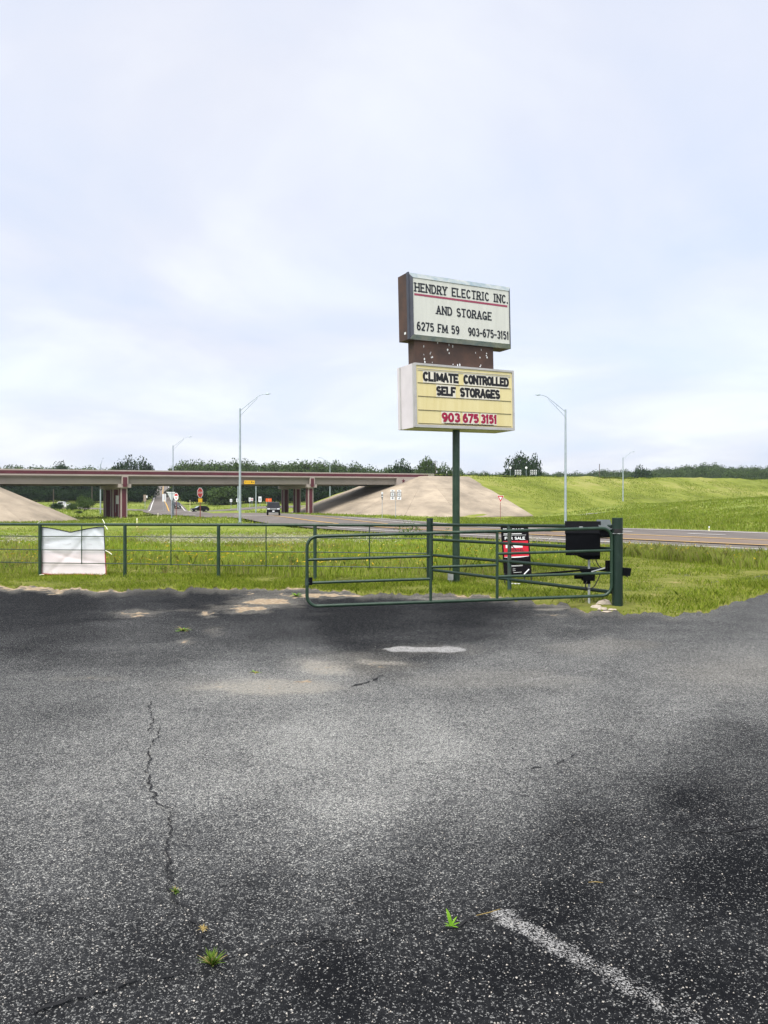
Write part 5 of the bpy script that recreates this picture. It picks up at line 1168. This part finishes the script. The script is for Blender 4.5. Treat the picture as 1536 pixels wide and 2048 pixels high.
plate(t, rect(397.5, 996.8, 404, 1004.5), 96, 'sign_yellow', 'plaque', .06, .02, .8)
# second stop sign, further
t = sgn('stop_sign', 352.5, 118, 'smaller red and white stop sign beside the lamp pole'); post_to(t, 352.5, 986, 118, 'rust_post', .045)
plate(t, octa(352.5, 993.5, 4.4, 7.6), 118, 'sign_white', off=.06, th=.02); plate(t, [(352.5, 986.5), (356, 990), (352.5, 999), (349, 990)][::-1], 118, 'sign_red', 'red_face', .075, .01)
plate(t, rect(349.5, 992, 355.5, 995), 118, 'sign_white', 'white_bar', .085, .008)
# back of yield sign
t = sgn('yield_sign', 343.5, 108, 'grey back of a triangular yield sign left of the stop signs'); post_to(t, 343.5, 984, 108, 'galv', .045)
plate(t, [(333.5, 984), (343.5, 1004), (350, 984)], 108, 'sign_back', off=-.05); plate(t, rect(333.5, 984, 350, 985.6), 108, 'sign_white', 'stiffener', .02, .02)
# twin panel back
t = sgn('road_sign', 231, 140, 'pair of white sign panel backs on one post left of the pier'); post_to(t, 231, 990, 140, 'galv', .06)
for x0, x1 in ((223.7, 230), (232, 238.2)): plate(t, rect(x0, 991, x1, 1008), 140, 'sign_white')
plate(t, rect(230.2, 991.4, 231.8, 1007.6), 140, 'grey_box', 'stiffener', .02)
MB().tube([t.location, t.location+Vector((0, 0, .9))], .1, 8).build('post_sleeve', 'rust_post', t)
# white tall panels by the hill road
for px_, w_, lb in ((326.5, 3.4, 'white road sign panel nearest the hill road left lane'), (330.6, 2.6, 'narrow white road sign panel right of the other white panel')):
    t = sgn('road_sign', px_, 228, lb, 'white sign panels by the hill road'); post_to(t, px_, 989, 228, 'galv', .05); plate(t, rect(px_-w_/2, 988, px_+w_/2, 1003), 228, 'sign_white')
t = sgn('road_sign', 290, 240, 'brown back of a road sign on the grass left of the hill road'); post_to(t, 290, 990, 240, 'galv', .06); plate(t, rect(287, 989.5, 292.5, 1003), 240, 'sign_brown'); plate(t, rect(292.6, 991, 294.8, 996), 240, 'sign_white', 'side_panel')
# small route signs beyond the bridge
for px_, y0, y1, w_, lb, mt in ((462, 998, 1004, 4.4, 'small white route sign far left among signs beyond the overpass', 'sign_white'), (475, 997, 1004, 4.6, 'small white route sign beside the far lamp pole', 'sign_white'),
        (499.5, 995, 1003, 3.6, 'narrow white sign seen edge on beyond the overpass', 'sign_white'), (504, 996, 1002, 4.4, 'small red and white sign beyond the overpass', 'sign_white'), (520, 993, 1004, 6, 'stacked white route sign left of the orange sign', 'sign_white')):
    t = sgn('route_sign', px_, 222, lb, 'small signs beyond the overpass'); post_to(t, px_, y0, 222, 'galv', .05); p_ = plate(t, rect(px_-w_/2, y0, px_+w_/2, y1), 222, mt)
    if '505' in str(px_) or px_ == 504: plate(t, octa(px_, (y0+y1)/2, 1.3, 2.0), 222, 'sign_red', 'red_disc', .03, .02)
    else: plate(t, rect(px_-w_*.16, y0+(y1-y0)*.3, px_+w_*.16, y0+(y1-y0)*.75), 222, 'sign_black', 'route_mark', .03, .02)
t = sgn('construction_sign', 537.5, 205, 'orange rectangular road work sign beyond the overpass'); plate(t, rect(531.5, 997, 543.2, 1003.3), 205, 'sign_orange'); post_to(t, 537.5, 997, 205, 'galv', .05)
for k in (533, 542): plate(t, rect(k-.3, 1003.3, k+.3, 1010), 205, 'galv', 'leg')
# route assemblies in front of the paved slope
t = sgn('route_sign', 791.2, 118, 'twin white route marker signs with arrows in front of the concrete slope'); post_to(t, 791.2, 983, 118, 'galv', .035)
MB().box(P(791.2, 989, 118)+Vector((0, .05, 0)), (1.3, .03, .05)).build('crossbar', 'galv', t)
for px_, sgx in ((785.0, -1), (798.3, 1)):
    plate(t, rect(px_-4, 979.5, px_+4, 983.2), 118, 'sign_white', 'direction_plate'); s_ = plate(t, rect(px_-4.2, 983.6, px_+4.2, 993), 118, 'sign_white', 'route_plate'); plate(t, rect(px_-4, 993.4, px_+4, 999.5), 118, 'sign_white', 'arrow_plate')
    plate(t, rect(px_-1.6, 980.9, px_+1.6, 981.9), 118, 'sign_black', 'direction_word', .04, .02)
    for a in (rect(px_-4, 983.9, px_+4, 984.7), rect(px_-4, 992, px_+4, 992.8), rect(px_-4, 984.7, px_-3.3, 992), rect(px_+3.3, 984.7, px_+4, 992)): plate(t, a, 118, 'sign_black', 'shield_border', .04, .02)
    plate(t, rect(px_-1.4, 986.5, px_+1.4, 990.5), 118, 'grey_box', 'route_number', .04, .02)
    plate(t, [(px_-1.8*1, 997.6 if sgx > 0 else 996.8), (px_-.8, 998 if sgx > 0 else 997.6), (px_+1.9, 995.6), (px_+1.2, 994.6)] if sgx > 0 else [(px_-2, 996), (px_-.4, 997.2), (px_+1.8, 996.4), (px_+1.8, 995.2), (px_-.4, 995)], 118, 'sign_black', 'arrow_mark', .04, .02)
t = sgn('route_sign', 764.3, 118, 'narrow black and white sign stack left of the twin route markers'); post_to(t, 764.3, 985, 118, 'galv', .035)
plate(t, rect(762.8, 984, 766, 988.4), 118, 'sign_white', 'upper_plate'); plate(t, rect(762.8, 988.8, 766, 997), 118, 'sign_black', 'dark_plate'); plate(t, rect(763.3, 992, 765.6, 994), 118, 'sign_white', 'dark_plate_mark', .035, .02); plate(t, rect(763.6, 997.4, 765.4, 1000), 118, 'sign_black', 'lower_plate')
t = sgn('yield_sign', 1001, 120, 'red and white triangular yield sign at the foot of the concrete slope'); post_to(t, 1001, 992, 120, 'rust_post', .035)
plate(t, [(994.2, 991), (1001, 1005.3), (1007.6, 991)], 120, 'sign_white', off=.05); plate(t, [(994.9, 991.5), (1001, 1004.3), (1006.9, 991.5)], 120, 'sign_red', 'red_border', .065, .02); plate(t, [(997.8, 993.8), (1001, 1000.2), (1004, 993.8)], 120, 'sign_white', 'white_centre', .08, .02)
# delineators
for px_, y0, d, lb in ((274, 1036, 74, 'pale flexible marker post behind the fence right of the banner'), (1418, 1064, 55, 'yellowish marker post on the far road edge at right'), (316, 1026, 130, 'short yellow marker post in grass near the pier'),
                       (380, 1000, 230, 'tiny pale marker post on the far verge above the dark car')):
    t = sgn('marker_post', px_, d, lb, 'roadside marker posts', 'marker post'); zt = HC-(y0-CY)*d/F; MB().box(Vector((t.location.x, d, (t.location.z+zt)/2-.05)), (.10, .03, max(.5, zt-t.location.z+.1))).build('blade', 'delineator', t); MB().box(Vector((t.location.x, d-.02, max(t.location.z+.3, zt-.14))), (.08, .01, .14)).build('reflector', 'sign_white', t)
for k, v in enumerate((10.2, 13, 16, 19.5, 24)):
    q = bf(v, -.3); t = empty('guard_post', (q[0], q[1], bank_top(v)), ('first', 'second', 'third', 'fourth', 'fifth')[k]+' dark guard rail post counting from the right end of the overpass', 'post', 'guard rail posts past the overpass end'); MB().box((0, 0, .45), (.22, .22, 1.3-.1*k)).build('post_body', 'sign_black', t, world=False); MB().box((.0, -.13, .75-.05*k), (.12, .03, .45)).build('reflector', 'sign_white', t, world=False)
# barricades and round signs on the embankment road
for px_, lb in ((1035, 'left striped road barricade on top of the embankment'), (1066, 'right striped road barricade on top of the embankment')):
    d = 222; b_ = P(px_, 953, d); t = empty('road_barricade', b_, lb, 'barricade', 'striped barricades on the embankment')
    for k, z in enumerate((.75, 1.25, 1.75)):
        for j in range(8): MB().hexa([Vector((-1.0+.25*j+s*.0+sl, y, z+zz_)) for zz_, sl in ((-.13, 0), (.13, .12)) for s, y in ((0, -.02), (0, .02))][:0] or [Vector((x+sl, y, z+zz_)) for zz_, sl in ((-.15, 0), (.15, .12)) for x, y in ((-1.0+.25*j, -.02), (-.76+.25*j, -.02), (-.76+.25*j, .02), (-1.0+.25*j, .02))]).build('rail_stripe', 'sign_white' if j % 2 else 'sign_black', t, world=False)
    for x in (-.85, .85): MB().box((x, .06, .7), (.07, .07, 2.6)).build('upright', 'galv', t, world=False)
for px_, lb in ((1020.6, 'round white sign on a post left of both barricades'), (1052.4, 'round white sign on a post between the barricades')):
    d = 220; b_ = P(px_, 954, d); t = empty('round_sign', b_, lb, 'road sign', 'round signs by the barricades'); MB().tube([(0, 0, -.8), (0, 0, 2.6)], .05, 6).build('post', 'galv', t, world=False)
    MB().prism([(cos(a)*.34, -.06, 2.65+sin(a)*.34) for a in np.linspace(0, 2*pi, 15)[:-1]], (0, .03, 0)).build('disc', 'sign_white', t, world=False)

# ------------------------------------------------------------------ vehicles
def car(name, label, px_, py_, d, yaw, prof, cab, W, wheels, paint, glass='car_glass', ws='car_glass', z=None):
    """side profile (x forward, z up) lofted over the width with tumblehome; cab = window band polygon (x,z)"""
    X = (px_-CX)*d/F; zb = (tz1(X, d)+.05) if z is None else z; t = empty(name, (X, d, zb), label, 'car', rz=yaw)
    zm = max(z_ for _, z_ in prof); belt = cab[0][1]
    def hw(z_): return W/2*(1-.16*max(0, (z_-belt)/(zm-belt)) - .05*max(0, (.5-z_)/.5))
    n = len(prof); mb = MB(); vs = [(x, s*hw(z_), z_) for s in (-1, -.86, .86, 1) for x, z_ in prof]
    vs = []
    for s, f_ in ((-1, 1), (-.9, 1.012), (.9, 1.012), (1, 1)):
        for x, z_ in prof: vs.append((x*f_, s*hw(z_), z_+(.02 if f_ > 1 and z_ > .5 else 0)))
    fs = [tuple(range(n)), tuple(range(4*n-1, 3*n-1, -1))]
    for k in range(3):
        for i in range(n): j = (i+1) % n; fs.append((k*n+j, k*n+i, (k+1)*n+i, (k+1)*n+j))
    mb.add(vs, fs); body = mb.build('body', paint, t, True, world=False)
    for s in (-1, 1):
        mb = MB(); pts = [Vector((x, s*(hw(z_)+.006), z_)) for x, z_ in cab]; mb.prism(pts, (0, s*.01, 0)); w_ = mb.build('side_window', glass, body, world=False)
    L0, L1 = min(x for x, _ in prof), max(x for x, _ in prof)
    xs = sorted(cab, key=lambda p: p[0]); top = max(z_ for _, z_ in cab)
    fr = [p for p in prof if p[1] > belt-.05 and p[0] > (L0+L1)/2-.1]; bk_ = [p for p in prof if p[1] > belt-.05 and p[0] < (L0+L1)/2+.1]
    def screen(lo, hi, nm, gl, sg):
        (x0, z0), (x1, z1) = lo, hi; mb = MB(); o_ = .035*sg
        a = .8*hw(z0); b_ = .82*hw(z1); P_ = [Vector((x0+(x1-x0)*.08+o_, -a, z0+(z1-z0)*.08+.03)), Vector((x0+(x1-x0)*.08+o_, a, z0+(z1-z0)*.08+.03)), Vector((x0+(x1-x0)*.9+o_, b_, z0+(z1-z0)*.9+.03)), Vector((x0+(x1-x0)*.9+o_, -b_, z0+(z1-z0)*.9+.03))]
        mb.prism(P_, (-.02*sg, 0, -.005)); mb.build(nm, gl, body, world=False)
    screen(max(fr, key=lambda p: p[0]), max(fr, key=lambda p: p[1]+.001*p[0]), 'windscreen', ws, 1)
    screen(min(bk_, key=lambda p: p[0]), max(bk_, key=lambda p: p[1]-.001*p[0]), 'rear_window', 'car_glass', -1)
    for x, r_ in wheels:
        for s in (-1, 1):
            wl = MB().tube([(x, s*(W/2-.22), r_), (x, s*(W/2+.01), r_)], r_, 18).build('wheel', 'tyre', t, world=False)
            MB().tube([(x, s*(W/2+.005), r_), (x, s*(W/2+.02), r_)], r_*.6, 12).build('rim', 'chrome', wl, world=False)
    zf = max(z_ for x, z_ in prof if x > L1-.12)
    for s in (-1, 1):
        MB().box((L1-.02, s*W*.36, zf-.16), (.12, W*.2, .15)).build('headlight', 'lamp_glass', t, world=False)
        MB().box((L0+.02, s*W*.4, belt-.15), (.12, W*.12, .26)).build('tail_light', 'tail_red', t, world=False)
    MB().box((L1+.012, 0, zf-.17), (.06, W*.46, .13)).build('grille', 'chrome', t, world=False)
    MB().box((L1+.03, 0, .55), (.06, W*.9, .2)).build('front_bumper', paint, t, world=False)
    MB().box((L1+.065, 0, .6), (.02, .32, .16)).build('number_plate', 'sign_white', t, world=False)
    MB().box((L1+.06, 0, .36), (.05, W*.7, .07)).build('bumper_trim', 'chrome', t, world=False)
    for s in (-1, 1): MB().box((fr and max(fr, key=lambda p: p[0])[0]-.25 or .8, s*(W/2+.04), belt+.06), (.1, .1, .14)).build('wing_mirror', paint, t, world=False)
    return t
SUV = [(2.5, .35), (2.56, .7), (2.5, 1.08), (1.35, 1.2), (.75, 1.8), (.3, 1.9), (-2.1, 1.88), (-2.45, 1.2), (-2.55, .6), (-2.45, .35)]
SUVC = [(1.15, 1.22), (.68, 1.72), (-2.0, 1.74), (-2.2, 1.22)]
CUV = [(2.2, .3), (2.26, .6), (2.1, .88), (1.2, 1.0), (.35, 1.5), (-.2, 1.58), (-1.5, 1.5), (-2.15, 1.05), (-2.25, .6), (-2.15, .3)]
CUVC = [(1.0, 1.02), (.3, 1.42), (-1.35, 1.42), (-1.85, 1.05)]
PICK = [(2.8, .4), (2.85, .8), (2.75, 1.1), (1.6, 1.2), (1.0, 1.82), (-.3, 1.85), (-.6, 1.2), (-2.8, 1.18), (-2.9, .6), (-2.8, .4)]
PICKC = [(1.4, 1.22), (.92, 1.7), (-.3, 1.72), (-.45, 1.22)]
car('black_suv', 'black suv driving towards the camera beneath the overpass', 547, 1031, 112, -pi/2+.14, SUV, SUVC, 1.9, ((1.6, .4), (-1.6, .4)), 'car_black')
car('crossover_car', 'black crossover car with bright windscreen seen side on behind the stop sign', 399.5, 1021, 200, pi+.62, CUV, CUVC, 1.85, ((1.4, .34), (-1.4, .34)), 'car_black', ws='windscreen')
car('dark_car', 'small dark car behind the smaller stop sign and lamp pole', 352.5, 1016.5, 246, -pi/2+.5, SUV, SUVC, 1.95, ((1.6, .38), (-1.6, .38)), 'car_dark')
car('white_pickup', 'white pickup half hidden by bushes near the left concrete slope', 126, 1016.5, 222, pi, PICK, PICKC, 1.95, ((1.9, .4), (-1.8, .4)), 'car_white')

# ------------------------------------------------------------------ small weeds and debris on the asphalt
def ground_weed(label, px_, py_, leaves, mat='leaf_weed', dry=0, name='weed'):
    b_ = G(px_, py_); b_.z = .004; t = empty(name, b_, label, 'weed'); k = 0
    for az, ln, wd_, el in leaves:
        mb = MB(); n = 6; d = Vector((cos(az), sin(az), 0)); sd_ = Vector((-sin(az), cos(az), 0)); L_, R_ = [], []; p = Vector((0, 0, 0)); e_ = el
        for i in range(n+1):
            u = i/n; w = wd_*(sin(pi*min(.98, .12+u*.86))**.8); c = p.copy(); L_.append(c+sd_*w+Vector((0, 0, w*.25))); R_.append(c-sd_*w+Vector((0, 0, w*.25)))
            p = p+(d*cos(e_)+Vector((0, 0, 1))*sin(e_))*(ln/n); e_ -= .09
        for i in range(n): mb.quad(L_[i], R_[i], R_[i+1], L_[i+1])
        mb.build('leaf', mat if k >= dry else 'leaf_dry', t, world=False); k += 1
    return t
s_ = 2.95/F
ground_weed('small bright green two leaf weed sprouting near the white stripe', 902, 1856, [(2.1, .066, .0085, 1.28), (.75, .046, .0045, .9), (.25, .04, .004, .55), (-2.6, .032, .004, .6), (-.5, .032, .004, .4), (3.0, .03, .004, .7), (1.6, .025, .006, 1.0)])
g2 = random.Random(44)
ground_weed('bushy green weed growing where the cracks meet in the foreground', 424, 1935, [(g2.uniform(0, 6.28), g2.uniform(.02, .072), g2.uniform(.0016, .0034), g2.uniform(.55, 1.5)) for _ in range(95)], 'leaf_fern', dry=14)
ground_weed('little weed tuft in the long crack above the bushy weed', 350, 1787, [(g2.uniform(0, 6.28), g2.uniform(.012, .036), .002, g2.uniform(.3, 1.3)) for _ in range(30)], 'leaf_fern', dry=6)
ground_weed('dry straw tuft caught in the crack between the two weeds', 406, 1860, [(g2.uniform(0, 6.28), g2.uniform(.008, .03), .0018, g2.uniform(.05, .5)) for _ in range(26)], dry=26, name='dry_tuft')
ground_weed('low grass tuft on the dark asphalt in the middle distance', 366, 1262, [(g2.uniform(0, 6.28), g2.uniform(.05, .14), .008, g2.uniform(.15, .7)) for _ in range(40)], dry=16, name='grass_tuft')
ground_weed('green grass tuft beside the sandy patch near the gate end', 592, 1193, [(g2.uniform(0, 6.28), g2.uniform(.06, .16), .010, g2.uniform(.2, .9)) for _ in range(60)], dry=12, name='grass_tuft')
ground_weed('thin dry tuft on the pale asphalt patch', 920/2+50, 1346, [(g2.uniform(0, 6.28), g2.uniform(.03, .08), .005, g2.uniform(.1, .5)) for _ in range(18)], dry=8, name='grass_tuft')
for lb, pts in (('dry grass straw lying left of the white stripe end', ((952, 1837), (978, 1831), (1000, 1824))), ('short pale straw lying on dark asphalt at right', ((1177, 1770), (1192, 1769), (1206, 1771)))):
    o = MB().tube([G(*p)+Vector((0, 0, .012)) for p in pts], [.0012, .0018, .001], 5).build('dry_straw', 'leaf_dry'); tag(o, lb, 'straw')
# loose stone chips on the near asphalt
n = 1500; py_ = 1260+rng.uniform(0, 1, n)**.7*820; px_ = rng.uniform(-60, 1600, n); dd = F*HC/(py_-CY); X = (px_-CX)*dd/F
keep = py_ > edge_y(px_)+14; X, dd = X[keep], dd[keep]; n = len(X); r_ = rng.uniform(.002, .0048, n); base = np.array([(1, 0, 0), (-.5, .86, 0), (-.5, -.86, 0), (0, 0, .8)])
a = rng.uniform(0, 6.28, n); V = base[None]*r_[:, None, None]*rng.uniform(.6, 1.4, (n, 4, 1)); V = np.stack([V[..., 0]*np.cos(a)[:, None]-V[..., 1]*np.sin(a)[:, None]+X[:, None], V[..., 0]*np.sin(a)[:, None]+V[..., 1]*np.cos(a)[:, None]+dd[:, None], V[..., 2]+.008], -1)
Fi = (np.array([(0, 1, 3), (1, 2, 3), (2, 0, 3)])[None]+np.arange(n)[:, None, None]*4).reshape(-1, 3)
big_mesh('loose_chips', V.reshape(-1, 3), Fi, 'pebble', label='loose stone chips scattered on the asphalt', cat='gravel', kind='stuff')

# ------------------------------------------------------------------ thin summer haze round camera and scene
hz = MB(); hz.box((0, 1900, 21), (7400, 4900, 66)); hm = bpy.data.materials.new('haze_air'); hm.use_nodes = True; M['haze_air'] = hm
ht = hm.node_tree; ht.nodes.clear(); ho = ht.nodes.new('ShaderNodeOutputMaterial'); hv = ht.nodes.new('ShaderNodeVolumePrincipled')
hv.inputs['Color'].default_value = (0.86, 0.93, 1.0, 1); hv.inputs['Density'].default_value = 0.00012; hv.inputs['Anisotropy'].default_value = 0.2
ht.links.new(hv.outputs[0], ho.inputs['Volume'])
hz.build('haze', 'haze_air', kind='stuff', label='thin pale summer haze over the whole place', cat='haze')
